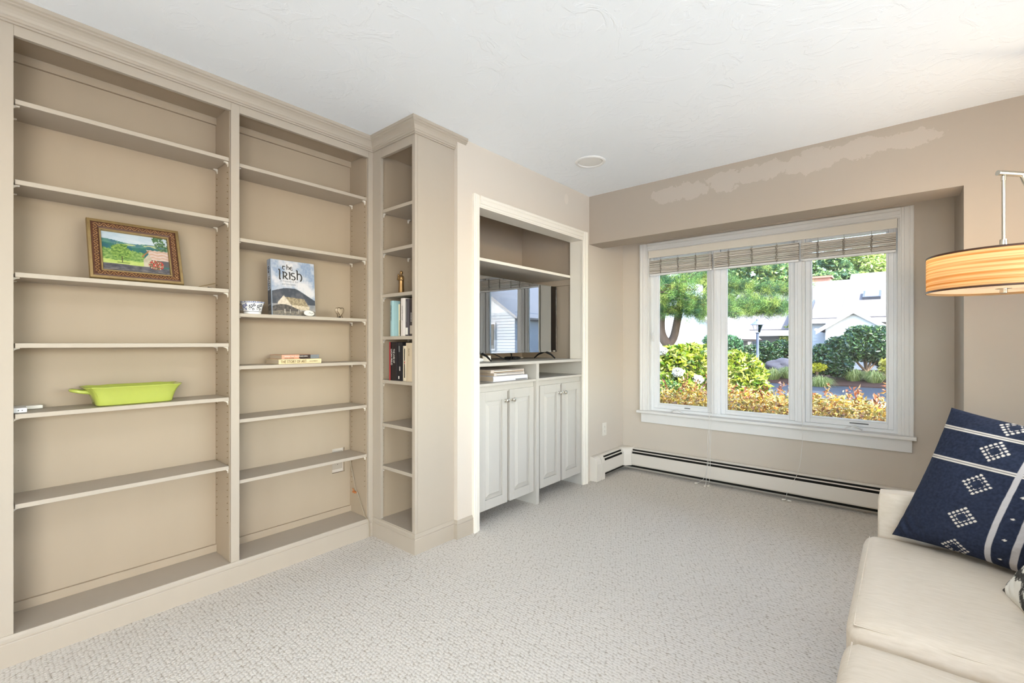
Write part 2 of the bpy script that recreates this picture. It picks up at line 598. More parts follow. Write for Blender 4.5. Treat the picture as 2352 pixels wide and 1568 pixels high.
obj('wall_alcove', boxes([(XW, -1.815, YW, 4.24, 0, 2.44), (-0.03, 0.238, YW, 4.24, 0, 2.44), (-1.815, -0.03, YW, 4.24, 0, 0.560),
                          (-1.815, -0.03, YW, 4.24, 2.040, 2.44), (XW, 0.238, 3.69, YW, 2.22, 2.44)]), 'wall', kind='structure')
obj('wall_right', boxes([(1.5, 1.62, -0.5, 0.55, 0, 2.44), (1.5, 1.62, 2.95, YS, 0, 2.44), (1.5, 1.62, 0.55, 2.95, 0, 0.85), (1.5, 1.62, 0.55, 2.95, 2.15, 2.44), (1.5, 1.62, -2.92, -2.2, 0, 2.44), (1.5, 1.62, -2.2, -0.5, 2.25, 2.44)]), 'wall', kind='structure')  # unseen; side opening and window hole are assumed, cut for the fill lights
obj('wall_back', boxes([(-2.525, 0.0, -2.92, -2.8, 0, 2.44), (1.45, 1.5, -2.92, -2.8, 0, 2.44), (0.0, 1.45, -2.92, -2.8, 2.2, 2.44)]), 'wall', kind='structure')  # unseen; the door hole is added to suit the rear fill light

# mouldings that run round the built-ins
crown_prof = [(0, 2.362), (.009, 2.362), (.009, 2.369), (.015, 2.371), (.015, 2.379), (.019, 2.383), (.022, 2.392), (.028, 2.402),
              (.037, 2.411), (.045, 2.415), (.045, 2.421), (.052, 2.425), (.052, 2.4395), (0, 2.4395)]
obj('trim_1', sweep([(XB, 0.0, 0), (XB, YT, 0), (XT, YT, 0), (XT, 2.0, 0)], (0, 0, 1), crown_prof), 'bookpaint', kind='structure')
base_prof = [(0, 0), (.011, 0), (.011, .082), (.0085, .086), (.0115, .090), (.0115, .095), (.007, .101), (.003, .111), (0, .1115)]
obj('baseboard_left', sweep([(XB, 0.0, 0), (XB, YT, 0), (XT, YT, 0), (XT, 1.93, 0), (XW, 1.93, 0), (XW, 2.054, 0)], (0, 0, 1), base_prof), 'bookpaint', kind='structure')

# closet casing: three moulded boards
cas = [(0, 0), (0, .012), (.10, .012), (.13, .015), (.30, .015), (.34, .019), (.62, .021), (.70, .018), (.76, .022), (.93, .024), (1.0, .020), (1.0, 0)]
cz = empty('trim_2', (XW, 2.73, 0), kind='structure')
def casing_board(par, p0, p1, width, side_n, mat='trim'):
    prof = [(u * width, w) for u, w in cas]
    return part(par, 'casing_board', sweep([p0, p1], side_n, prof), mat)
casing_board(cz, (XW, 2.110, 2.121), (XW, 2.110, 0), 0.056, (1, 0, 0))
casing_board(cz, (XW, 3.342, 0), (XW, 3.342, 2.121), 0.070, (1, 0, 0))
casing_board(cz, (XW, 3.342, 2.046), (XW, 2.110, 2.046), 0.075, (1, 0, 0))
part(cz, 'jamb_lining', boxes([(-2.19, XW, 2.098, 2.112, 0, 2.055), (-2.19, XW, 3.350, 3.363, 0, 2.055), (-2.19, XW, 2.112, 3.350, 2.046, 2.062)]), 'trim')

# assumed patio door behind the camera, added round the rear fill light
pd = empty('assumed_door', (0.73, -2.86, 0), kind='structure')
part(pd, 'door_frame', boxes([(0.0, 0.07, -2.9, -2.82, 0, 2.2), (1.38, 1.45, -2.9, -2.82, 0, 2.2), (0.07, 1.38, -2.9, -2.82, 2.13, 2.2), (0.07, 1.38, -2.9, -2.82, 0, 0.05)]), 'white')
part(pd, 'pane', box(0.07, 1.38, -2.865, -2.859, 0.05, 2.13), 'glass')

w2 = empty('assumed_window', (1.56, 1.75, 0.85), kind='structure')  # assumed window out of view, added to hold the side fill light
part(w2, 'frame', boxes([(1.5, 1.6, 0.55, 0.60, 0.85, 2.15), (1.5, 1.6, 2.90, 2.95, 0.85, 2.15), (1.5, 1.6, 1.725, 1.775, 0.90, 2.10), (1.5, 1.6, 0.60, 2.90, 2.10, 2.15), (1.5, 1.6, 0.60, 2.90, 0.85, 0.90)]), 'white')
part(w2, 'pane', box(1.553, 1.558, 0.60, 1.725, 0.90, 2.10), 'glass')
part(w2, 'pane', box(1.553, 1.558, 1.775, 2.90, 0.90, 2.10), 'glass')

# ------------------------------------------------------------------ window
w = empty('window_1', (-0.92, YW, 0.56), kind='structure')
def wcas(p0, p1, width):
    return part(w, 'casing_board', sweep([p0, p1], (0, -1, 0), [(u * width, k) for u, k in cas]), 'white')
# normal -Y: up x -Y = +X ; down -> -X ; +X x -Y = -Z ; -X -> +Z
wcas((-1.815, YW, 2.10), (-1.815, YW, 0.565), 0.077)
wcas((-0.030, YW, 0.565), (-0.030, YW, 2.10), 0.073)
wcas((-0.030, YW, 2.030), (-1.815, YW, 2.030), 0.072)
part(w, 'sill', box(-1.912, 0.056, 4.038, 4.15, 0.541, 0.564, 0.004), 'white')
part(w, 'apron', box(-1.878, 0.034, YW - 0.018, YW, 0.455, 0.541, 0.002), 'white')
part(w, 'jamb_lining', boxes([(-1.815, -1.805, YW - 0.002, 4.24, 0.564, 2.035), (-0.04, -0.03, YW - 0.002, 4.24, 0.564, 2.035), (-1.805, -0.04, YW - 0.002, 4.24, 2.028, 2.04)]), 'white')
part(w, 'outer_frame', boxes([(-1.805, -1.783, 4.135, 4.235, 0.564, 2.028), (-0.062, -0.04, 4.135, 4.235, 0.564, 2.028), (-1.783, -0.062, 4.135, 4.235, 0.564, 0.586)]), 'vinyl')
part(w, 'mullion', boxes([(-1.262, -1.192, 4.118, 4.235, 0.586, 2.028), (-1.240, -1.214, 4.110, 4.118, 0.586, 2.028)], 0.002), 'vinyl')
part(w, 'mullion', boxes([(-0.648, -0.582, 4.118, 4.235, 0.586, 2.028), (-0.628, -0.602, 4.110, 4.118, 0.586, 2.028)], 0.002), 'vinyl')
def sash(x0, x1, st, bot):
    s_ = part(w, 'sash', boxes([(x0, x0 + st, 4.142, 4.19, 0.587, 2.028), (x1 - st, x1, 4.142, 4.19, 0.587, 2.028), (x0 + st, x1 - st, 4.142, 4.19, 0.587, bot), (x0 + st, x1 - st, 4.142, 4.19, 1.96, 2.028)], 0.003), 'vinyl')
    part(s_, 'glazing_bead', boxes([(x0 + st, x0 + st + .012, 4.150, 4.166, bot, 1.96), (x1 - st - .012, x1 - st, 4.150, 4.166, bot, 1.96), (x0 + st + .012, x1 - st - .012, 4.150, 4.166, bot, bot + .012)], 0.002), 'vinyl')
    part(s_, 'pane', box(x0 + st, x1 - st, 4.166, 4.170, bot, 1.96), 'glass')
    return s_
s1 = sash(-1.783, -1.262, 0.036, 0.622)
s2 = sash(-1.192, -0.648, 0.036, 0.612)
s3 = sash(-0.582, -0.062, 0.030, 0.625)
def crank(x, par):
    bm = bmesh.new()
    bm_lathe(bm, [(0.052, 0.0), (0.050, 0.006), (0.036, 0.017), (0.02, 0.022)], (0, 0, 0), 20)
    bm.transform(Matrix.Translation((x, 4.118, 0.565)) @ Matrix.Diagonal((1.0, 0.42, 1, 1)))
    k = part(par, 'crank_base', bm, 'plastic', 40)
    b2 = tube([(x - 0.012, 4.106, 0.585), (x + 0.01, 4.100, 0.592), (x + 0.045, 4.100, 0.580), (x + 0.052, 4.104, 0.574)], [0.007, 0.006, 0.005, 0.008], 8)
    part(k, 'crank_handle', b2, 'plastic', 40)
crank(-1.555, s1)
crank(-0.285, s3)
part(s1, 'maker_sticker', box(-1.50, -1.45, 4.1405, 4.1418, 0.603, 0.611), 'ink_grey', label='small dark sticker on the lower sash rail')
part(s3, 'maker_sticker', box(-0.31, -0.20, 4.1405, 4.1418, 0.606, 0.614), 'ink_grey', label='small dark sticker on the lower sash rail')
part(s1, 'sash_lock', boxes([(-1.792, -1.778, 4.118, 4.142, 1.20, 1.26), (-1.789, -1.781, 4.108, 4.12, 1.225, 1.285)], 0.003), 'plastic')

# ================================================================== BUILT-IN BOOKCASES
bw = bmesh.new()      # shelf support wedge: wall at y=0, reaches -y
pv = []
for k in range(6):
    a = k / 5 * math.pi / 2
    pv.append((-0.017 * (1 - math.sin(a)) , -0.003 - 0.017 * (1 - math.cos(a)) ))
outline = [(0, 0), (-0.018, 0), (-0.018, -0.003)] + pv[1:-1] + [(-0.001, -0.021), (0, -0.021)]
for sx in (-0.006, 0.006):
    pass
va = [bw.verts.new((-0.006, y, z)) for y, z in outline]
vb = [bw.verts.new((0.006, y, z)) for y, z in outline]
bw.faces.new(va); bw.faces.new(list(reversed(vb)))
for i in range(len(va)):
    bw.faces.new((va[i], vb[i], vb[(i + 1) % len(va)], va[(i + 1) % len(va)]))
BRACKET = finish(bw, 'shelf_bracket', 'trim')

def holes(par, pts, axis):
    bm = bmesh.new()
    for p in pts:
        bm_lathe(bm, [(0.0017, -0.004), (0.0017, 0.0004)], p, 6, axis)
    return part(par, 'pin_holes', bm, 'ink_brown', kind='stuff')

def bookcase(y0, y1, zs, label, stiles, cut=None):
    root = empty('built_in_bookcase', (-2.62, (y0 + y1) / 2, 0), label, 'bookcase', 'tall built-in bookcases')
    for a, b in stiles:
        part(root, 'stile', box(-2.535, XB, a, b, 0.1, 2.372, 0.0015), 'bookpaint')
    part(root, 'top_rail', box(-2.535, XB, y0, y1, 2.324, 2.372, 0.0015), 'bookpaint')
    part(root, 'side_panel', box(-2.745, -2.535, y0 - 0.016, y0 - 0.001, 0.0, 2.40), 'bookback')
    part(root, 'side_panel', box(-2.745, -2.535, y1 - 0.002, y1 + 0.014, 0.0, 2.40), 'bookback')
    if cut:
        c0, c1, d0, d1 = cut
        bl = [(-2.745, -2.725, y0, c0, 0.09, 2.36), (-2.745, -2.725, c1, y1, 0.09, 2.36), (-2.745, -2.725, c0, c1, 0.09, d0), (-2.745, -2.725, c0, c1, d1, 2.36)]
    else:
        bl = [(-2.745, -2.725, y0, y1, 0.09, 2.36)]
    part(root, 'back_panel', boxes(bl), 'bookback')
    part(root, 'top_panel', box(-2.725, -2.535, y0, y1, 2.345, 2.36), 'bookback')
    part(root, 'bottom_shelf', box(-2.725, XB - 0.001, y0, y1, 0.088, 0.1115, 0.001), 'bookpaint')
    part(root, 'back_cleat', box(-2.725, -2.711, y0, y1, 2.31, 2.345), 'bookback')
    part(root, 'back_cleat', box(-2.725, -2.711, y0, y1, 0.1115, 0.148, 0.001), 'bookback')
    bm = box(-2.724, -2.529, y0 + 0.0035, y1 - 0.0045, -0.018, 0.0, 0.0015)
    bm.transform(world_inv(root))
    me = finish(bm, 'shelf', 'bookpaint')
    for z in zs:
        s_ = link_mesh('shelf', me, root)
        s_.location = (0, 0, z)
        for xx in (-2.552, -2.700):
            for yy, rz in ((y1 - 0.002, 0.0), (y0 - 0.001, math.pi)):
                b_ = link_mesh('bracket', BRACKET, s_)
                b_.location = (xx + 2.62, yy - root.location.y, -0.018)
                b_.rotation_euler = (0, 0, rz)
    pts = []
    z = 0.30
    while z < 2.12:
        if all(not (zz - 0.04 < z < zz + 0.002) for zz in zs):
            pts += [(-2.552, y1 - 0.002, z), (-2.700, y1 - 0.002, z)]
        z += 0.032
    holes(root, pts, 'Y')
    return root
bookcase(0.117, 0.842, [2.095, 1.796, 1.450, 1.185, 0.920, 0.584],
         'left tall cream bookcase with the framed picture and green dish on its shelves', [(0.05, 0.117), (0.842, 0.880)])
bookcase(0.880, 1.604, [2.081, 1.710, 1.335, 1.072, 0.806, 0.503],
         'middle tall cream bookcase with the upright art book and small bowl', [(1.604, YT)], cut=(1.481, 1.566, 0.371, 0.524))

# corner tower, opening towards the camera side
TX0, TX1 = -2.435, -2.128
tw = empty('corner_bookcase', (-2.28, 1.78, 0), 'narrow corner bookcase with rows of upright books beside the television wall', 'bookcase')
part(tw, 'stile', box(-2.5152, TX0, YT - 0.0002, YT + 0.02, 0.1, 2.372, 0.0), 'bookpaint')
part(tw, 'stile', box(TX1, XT - 0.0005, YT, YT + 0.02, 0.1, 2.372, 0.0015), 'bookpaint')
part(tw, 'top_rail', box(TX0, TX1, YT, YT + 0.02, 2.312, 2.372, 0.0015), 'bookpaint')
part(tw, 'side_panel', box(TX1 + 0.008, XT, YT + 0.02, 1.930, 0.0, 2.44), 'bookpaint')
part(tw, 'side_panel', box(-2.462, -2.447, YT + 0.02, 1.930, 0.0, 2.40), 'bookback')
part(tw, 'back_panel', box(-2.447, TX1 + 0.008, 1.912, 1.930, 0.0, 2.40), 'bookback')
part(tw, 'top_panel', box(-2.447, TX1 + 0.008, YT + 0.02, 1.912, 2.335, 2.35), 'bookback')
part(tw, 'bottom_shelf', box(-2.447, TX1 + 0.008, YT + 0.001, 1.912, 0.09, 0.117, 0.001), 'bookpaint')
bm = box(-2.444, TX1 + 0.005, YT + 0.012, 1.911, -0.020, 0.0, 0.0015)
bm.transform(world_inv(tw))
me = finish(bm, 'shelf', 'bookpaint')
TZ = [1.998, 1.751, 1.482, 1.227, 0.963, 0.700, 0.441]
for z in TZ:
    s_ = link_mesh('shelf', me, tw)
    s_.location = (0, 0, z)
    for yy in (1.664, 1.850):
        for xx, rz in ((-2.447, math.pi / 2), (TX1 + 0.008, -math.pi / 2)):
            b_ = link_mesh('bracket', BRACKET, s_)
            b_.location = (xx + 2.28, yy - 1.78, -0.020)
            b_.rotation_euler = (0, 0, rz)
pts = []
z = 0.30
while z < 2.12:
    if all(not (zz - 0.045 < z < zz + 0.004) for zz in TZ):
        pts += [(-2.447, 1.664, z), (-2.447, 1.850, z)]
    z += 0.032
holes(tw, pts, 'X')

# ================================================================== MEDIA CABINET IN THE CLOSET OPENING
mc = empty('media_cabinet', (-2.30, 2.73, 0), 'off-white built-in media cabinet with four raised-panel doors and open cubbies under the television', 'cabinet')
part(mc, 'upper_shelf', box(-2.76, -2.192, 2.024, 3.446, 1.744, 1.765, 0.0015), 'trim')
part(mc, 'shelf_cleat', boxes([(-2.76, -2.20, 3.428, 3.4495, 1.695, 1.744), (-2.7995, -2.775, 2.024, 3.428, 1.695, 1.744)]), 'closet')
part(mc, 'counter', box(-2.76, -2.068, 2.114, 3.348, 1.034, 1.055, 0.002), 'door')
part(mc, 'divider', box(-2.70, -2.066, 2.714, 2.746, 0.0, 1.034, 0.001), 'door')
part(mc, 'cubby_shelf', box(-2.70, -2.072, 2.114, 2.714, 0.906, 0.922, 0.001), 'door')
part(mc, 'cubby_shelf', box(-2.70, -2.072, 2.746, 3.348, 0.908, 0.925, 0.001), 'door')
part(mc, 'cubby_back', box(-2.72, -2.70, 2.114, 3.348, 0.0, 1.034), 'closet')
part(mc, 'end_panel', box(-2.70, -2.075, 2.1125, 2.1155, 0.0, 1.034), 'closet')
part(mc, 'end_panel', box(-2.70, -2.075, 3.3465, 3.3495, 0.0, 1.034), 'door')
part(mc, 'face_rail', box(-2.118, -2.098, 2.116, 2.714, 0.855, 0.906, 0.001), 'door')
part(mc, 'face_rail', box(-2.118, -2.098, 2.746, 3.346, 0.855, 0.908, 0.001), 'door')
part(mc, 'face_stile', box(-2.118, -2.108, 2.116, 2.714, 0.098, 0.855), 'bookpaint')
part(mc, 'face_stile', box(-2.118, -2.108, 2.746, 3.346, 0.098, 0.855), 'bookpaint')
part(mc, 'toe_kick', box(-2.355, -2.34, 2.116, 2.714, 0.0, 0.098), 'closet')
part(mc, 'toe_kick', box(-2.355, -2.34, 2.746, 3.346, 0.0, 0.098), 'closet')
DW, DZ0, DZ1 = 0.270, 0.097, 0.866
def door_mesh():
    bm = bmesh.new()
    st = 0.050
    bm_box(bm, -0.0205, -0.0125, 0, DW, DZ0, DZ1)
    for b in ((0, st, DZ0, DZ1), (DW - st, DW, DZ0, DZ1), (st, DW - st, DZ0, DZ0 + 0.062), (st, DW - st, DZ1 - 0.062, DZ1)):
        bm_box(bm, -0.0125, 0.0, b[0], b[1], b[2], b[3], 0.0012)
    return finish(bm, 'door', 'door')
def panel_mesh():
    bm = bmesh.new()
    a0, a1, c0, c1 = 0.0515, DW - 0.0515, DZ0 + 0.0635, DZ1 - 0.0635
    loops = []
    for ins, x in ((0, -0.0120), (0.006, -0.0112), (0.030, -0.0025), (0.033, -0.0005)):
        loops.append([bm.verts.new(p) for p in ((x, a0 + ins, c0 + ins), (x, a1 - ins, c0 + ins), (x, a1 - ins, c1 - ins), (x, a0 + ins, c1 - ins))])
    for p, q in zip(loops[:-1], loops[1:]):
        for i in range(4):
            bm.faces.new((p[i], p[(i + 1) % 4], q[(i + 1) % 4], q[i]))
    bm.faces.new(loops[-1])
    bm.faces.new(list(reversed(loops[0])))
    return finish(bm, 'raised_panel', 'door')
kb = bmesh.new()
bm_lathe(kb, [(0.0085, 0.0), (0.0085, 0.002), (0.005, 0.004), (0.0045, 0.012), (0.008, 0.016), (0.0135, 0.019), (0.0155, 0.023), (0.0135, 0.028), (0.007, 0.0305), (0.001, 0.031)], (0, 0, 0), 20, 'X')
KNOB = finish(kb, 'knob', 'nickel', True)
DM, PM = door_mesh(), panel_mesh()
for y0, right in ((2.140, True), (2.437, False), (2.782, True), (3.077, False)):
    d_ = link_mesh('door', DM, mc)
    d_.location = (-2.085 + 2.30, y0 - 2.73, 0)
    link_mesh('raised_panel', PM, d_)
    k_ = link_mesh('knob', KNOB, d_)
    k_.location = (0.0, DW - 0.022 if right else 0.022, 0.795)

# ================================================================== BASEBOARD HEATER
hp_z = [(0.0, 0.205), (0.018, 0.207), (0.034, 0.2035), (0.043, 0.196)]
ht = empty('baseboard_heater', (-1.9, 4.0, 0), 'L-shaped off-white baseboard heater with dark slots under the window', 'heater')
d0 = 0.001
# sections: along window wall (d measured to -Y) and along left wall (d measured to +X)
def hsweep(name, prof, mat, long_only=False, x1=0.236, y0=3.50):
    path = [(x1, YW - d0, 0), (XW + d0, YW - d0, 0), (XW + d0, y0, 0)]
    # travelling -X : t x Z = (-1,0,0)x(0,0,1) = (0,1,0)  -> outward is -u
    return part(ht, name, sweep(path, (0, 0, 1), [(-u, w_) for u, w_ in prof]), mat)
hsweep('back_plate', [(0, 0.01), (0.006, 0.01), (0.006, 0.203), (0, 0.203)], 'heater')
hsweep('top_hood', [(0.0, 0.2035), (0.0, 0.207), (0.018, 0.2085), (0.034, 0.205), (0.043, 0.198), (0.041, 0.1955), (0.033, 0.202), (0.018, 0.2055)], 'heater')
hsweep('damper', [(0.046, 0.181), (0.053, 0.174), (0.0555, 0.1755), (0.0485, 0.1825)], 'heater')
hsweep('front_cover', [(0.058, 0.152), (0.061, 0.158), (0.064, 0.158), (0.066, 0.152), (0.066, 0.060), (0.060, 0.050), (0.056, 0.052), (0.062, 0.062), (0.062, 0.150)], 'heater')
hsweep('slot_shadow_box', [(0.008, 0.02), (0.05, 0.03), (0.05, 0.150), (0.036, 0.192), (0.008, 0.196)], 'dark')  # dark solid behind the slots; their shade is put into its colour
def cap_prof(e):
    return [(0.0, 0.004), (0.068 + e, 0.004), (0.069 + e, 0.150), (0.064 + e, 0.172), (0.050 + e, 0.197), (0.034 + e, 0.2075), (0.018, 0.211), (0.0, 0.211)]
part(ht, 'end_cap', sweep([(XW + d0, 3.555, 0), (XW + d0, 3.475, 0)], (0, 0, 1), [(-u, z_) for u, z_ in cap_prof(0.0)]), 'heater')
part(ht, 'end_cap', sweep([(XW + d0, 3.612, 0), (XW + d0, 3.560, 0)], (0, 0, 1), [(-u, z_) for u, z_ in cap_prof(0.002)]), 'heater')
cb = bmesh.new()
o1, o2 = 0.070, 0.118
def corner_pts(o):
    # plan polygon of the inside-corner cover, chamfered
    return [(XW + d0, YW - d0), (XW + d0 + o2, YW - d0), (XW + d0 + o2, YW - d0 - o), (XW + d0 + o, YW - d0 - o2), (XW + d0, YW - d0 - o2)]
loops = []
for o, z_ in ((o1, 0.048), (o1, 0.150), (0.066, 0.172), (0.052, 0.197), (0.036, 0.2085), (0.02, 0.212)):
    loops.append([cb.verts.new((x, y, z_)) for x, y in corner_pts(o)])
for p, q in zip(loops[:-1], loops[1:]):
    for i in range(5):
        cb.faces.new((p[i], p[(i + 1) % 5], q[(i + 1) % 5], q[i]))
cb.faces.new(loops[-1]); cb.faces.new(list(reversed(loops[0])))
part(ht, 'corner_piece', cb, 'heater')

# ================================================================== TELEVISION AND WHAT STANDS ROUND IT
def screen_mat():
    m, n, l, b = mk('television_glass')
    b.inputs['Base Color'].default_value = (0.006, 0.006, 0.007, 1)
    b.inputs['Roughness'].default_value = 0.02
    b.inputs['IOR'].default_value = 1.75
    b.inputs['Specular IOR Level'].default_value = 0.5
    b.inputs['Coat Weight'].default_value = 1.0
    b.inputs['Coat IOR'].default_value = 3.2
    b.inputs['Coat Roughness'].default_value = 0.015
    return m
M['screen'] = screen_mat()
tv = empty('television', (-2.31, 2.815, 1.055), 'black flat-screen television reflecting the window, standing on splayed feet', 'television')
TVX, TY0, TY1, TZ0, TZ1 = -2.29, 2.335, 3.295, 1.111, 1.667
part(tv, 'cabinet_back', boxes([(TVX - 0.030, TVX - 0.004, TY0, TY1, TZ0, TZ1), (TVX - 0.065, TVX - 0.030, TY0 + .12, TY1 - .12, TZ0 + .02, TZ1 - .2)], 0.004), 'black')
part(tv, 'screen', box(TVX - 0.004, TVX, TY0 + 0.006, TY1 - 0.006, TZ0 + 0.016, TZ1 - 0.006), 'screen', label='glossy black screen')
part(tv, 'bezel', boxes([(TVX - 0.006, TVX + 0.002, TY0, TY0 + .006, TZ0, TZ1), (TVX - 0.006, TVX + 0.002, TY1 - .006, TY1, TZ0, TZ1),
                         (TVX - 0.006, TVX + 0.002, TY0 + .006, TY1 - .006, TZ1 - .006, TZ1), (TVX - 0.006, TVX + 0.002, TY0 + .006, TY1 - .006, TZ0, TZ0 + .016)], 0.0008), 'screen')
part(tv, 'logo', text_bm('VIZIO', 0.014, frame_of((TVX + 0.0022, 3.235, TZ0 + 0.0035), (0, 1, 0), (0, 0, 1))), 'ink_white')
def foot(y):
    bm = bmesh.new()
    ap = Vector((TVX - 0.02, y, 1.117))
    for sx, xe in ((1, -2.205), (-1, -2.42)):
        bm_tube(bm, [ap, Vector(((ap.x + xe) / 2 + 0.012 * sx, y, 1.092)), Vector((xe, y, 1.0605))], [0.010, 0.008, 0.0055], 8)
    part(tv, 'stand_foot', bm, 'black', 40)
foot(3.150)
foot(2.375)

pk = empty('streaming_box', (-2.42, 2.86, 1.055), 'small black round-cornered streaming box under the television', 'electronics')
rb = bmesh.new(); rounded_box(rb, (-2.42, 2.86, 1.067), (0.05, 0.05, 0.012), 0.011, 4)
part(pk, 'case', rb, 'black', 50)
part(pk, 'logo', text_bm('tv', 0.016, frame_of((-2.3695, 2.835, 1.062), (0, 1, 0), (0, 0, 1)), 0.0003), 'ink_grey')
obj('television_cable', bm_tube(tube(smooth_path([(-2.33, 2.50, 1.115), (-2.32, 2.56, 1.095), (-2.30, 2.63, 1.063), (-2.30, 2.69, 1.060), (-2.33, 2.74, 1.085), (-2.35, 2.75, 1.115)], 6), 0.0035, 6),
    smooth_path([(-2.36, 2.78, 1.115), (-2.37, 2.79, 1.08), (-2.39, 2.80, 1.066)], 5), 0.003, 6), 'cable', (-2.32, 2.63, 1.055), 50,
    'thin black cables looping under the television', 'cable')
obj('remote_control', rounded_box(bmesh.new(), (-2.50, 3.00, 1.064), (0.022, 0.075, 0.008), 0.007, 4), 'bookpaint', (-2.50, 3.0, 1.055), 50,
    'thin beige remote lying behind the television foot', 'remote')
rb = bmesh.new(); rounded_box(rb, (-2.24, 2.27, 1.069), (0.026, 0.045, 0.0125), 0.012, 5, 0.004)
obj('computer_mouse', rb, 'plastic', (-2.24, 2.27, 1.055), 60, 'white rounded gadget on the counter at the left end of the television', 'gadget')
pc = bmesh.new(); bm_box(pc, -0.03, 0.03, -0.001, 0.001, 0, 0.045)
pc.transform(Matrix.Translation((-2.27, 2.405, 1.0555)) @ Matrix.Rotation(R(60), 4, 'Z') @ Matrix.Rotation(R(-25), 4, 'X'))
obj('paper_tag', pc, 'trim', (-2.27, 2.405, 1.055), 0, 'small cream paper tag leaning by the left television foot', 'card')

# ------------------------------------------------------------------ books helper
def cover_mat(name, col, rough=0.5):
    return pmat(name, col, rough, 0.05, 14, 0.05, 300, 0.35)

def book(name, label, origin, ex, ey, w_, h_, t_, col, group=None, spine=None, pages=True, hard=0.003, name2='book'):
    """book: ex = along cover width from the spine to fore edge, ey = up the cover, thickness along ex x ey.
    origin is the corner at the spine / bottom / back cover"""
    F = frame_of(origin, ex, ey)
    b = empty(name2, origin, label, 'book', group)
    mat = cover_mat(name + '_cover', col)
    c = 0.0022
    bm = bmesh.new()
    bm_box(bm, 0, w_, 0, h_, 0, c, 0.0006, 1)
    bm_box(bm, 0, w_, 0, h_, t_ - c, t_, 0.0006, 1)
    # rounded spine
    n = 7
    ring0 = [bm.verts.new((c - (0.004 * math.sin(math.pi * i / n)), 0, t_ * i / n)) for i in range(n + 1)]
    ring1 = [bm.verts.new((c - (0.004 * math.sin(math.pi * i / n)), h_, t_ * i / n)) for i in range(n + 1)]
    ri0 = [bm.verts.new((c + .001, 0, t_ * i / n)) for i in range(n + 1)]
    ri1 = [bm.verts.new((c + .001, h_, t_ * i / n)) for i in range(n + 1)]
    for i in range(n):
        bm.faces.new((ring0[i], ring0[i + 1], ring1[i + 1], ring1[i]))
        bm.faces.new((ri0[i + 1], ri0[i], ri1[i], ri1[i + 1]))
        bm.faces.new((ring0[i + 1], ring0[i], ri0[i], ri0[i + 1]))
        bm.faces.new((ring1[i], ring1[i + 1], ri1[i + 1], ri1[i]))
    bm.transform(F)
    part(b, 'cover', bm, mat, 35)
    bm = box(0.002, w_ - hard, hard, h_ - hard, c, t_ - c)
    bm.transform(F)
    part(b, 'pages', bm, 'paper')
    return b, F

def spine_text(b, F, s, size, h_, t_, mat, zoff=0.5, start=0.15, flip=False, off=-0.0048, sx=1.0):
    """lettering running along the spine; reading direction +ey (or down when flip)"""
    # spine plane normal is -ex: local axes on the spine: along ey, across ez
    o = F @ Vector((off + 0.0, h_ * start, t_ * zoff))
    ex = (F.to_3x3() @ Vector((1, 0, 0))); ey = F.to_3x3() @ Vector((0, 1, 0)); ez = F.to_3x3() @ Vector((0, 0, 1))
    # want text x along +-ey with normal -ex
    tx = -ey if flip else ey
    ty = (-ex).cross(tx)
    part(b, 'lettering', text_bm(s, size, frame_of(o - ty * size * 0.33, tx, ty), 0.0003, 'LEFT', sx), mat)

# books lying in the cubby under the television
def flat_book(label, corner, ang, length, depth, thick, col, lines, group):
    """spine faces +X; corner = front left bottom"""
    ca, sa = math.cos(ang), math.sin(ang)
    along = Vector((-sa, ca, 0)); back = Vector((-ca, -sa, 0))
    # ex = back (from spine inwards), ey = along ; ex x ey
    b, F = book('cubby' + str(random.random()), label, corner, back, along, depth, length, thick, col, group)
    nrm = -back
    for z0, z1, mt, y0, y1 in lines:
        bm = box(-0.0050, -0.0046, y0 * length, y1 * length, z0 * thick, z1 * thick)
        zs = (F.to_3x3() @ Vector((0, 0, 1))).z
        if zs < 0:
            bmesh.ops.transform(bm, matrix=Matrix.Identity(4), verts=bm.verts[:])
        bm.transform(F)
        part(b, 'spine_print', bm, mt)
    return b
# back x along = (-1,0,0)x(0,1,0) = (0,0,-1): thickness runs downwards, so give the top corner
G = 'books lying in the cubby under the television'
flat_book('thick white softcover book at the bottom of the cubby pile', (-2.115, 2.300, 0.959), R(-2.5), 0.350, 0.24, 0.035, (0.70, 0.70, 0.76), [(0.1, 0.45, 'ink_white', .04, .9), (.7, .9, 'ink_grey', .62, .97)], G)
flat_book('white book with grey lettering band in the middle of the cubby pile', (-2.125, 2.318, 0.982), R(-1), 0.318, 0.24, 0.022, (0.68, 0.62, 0.58), [(0.12, 0.28, 'ink_grey', .06, .95), (.72, .86, 'ink_grey', .06, .95), (.35, .6, 'ink_white', .08, .4)], G)
flat_book('cream book with brown lines on top of the cubby pile', (-2.120, 2.280, 1.004), R(-1), 0.345, 0.24, 0.021, (0.66, 0.57, 0.50), [(0.12, 0.3, 'ink_grey', .08, .96), (.70, .9, 'ink_brown', .08, .96), (.36, .6, 'ink_white', .09, .6)], G)

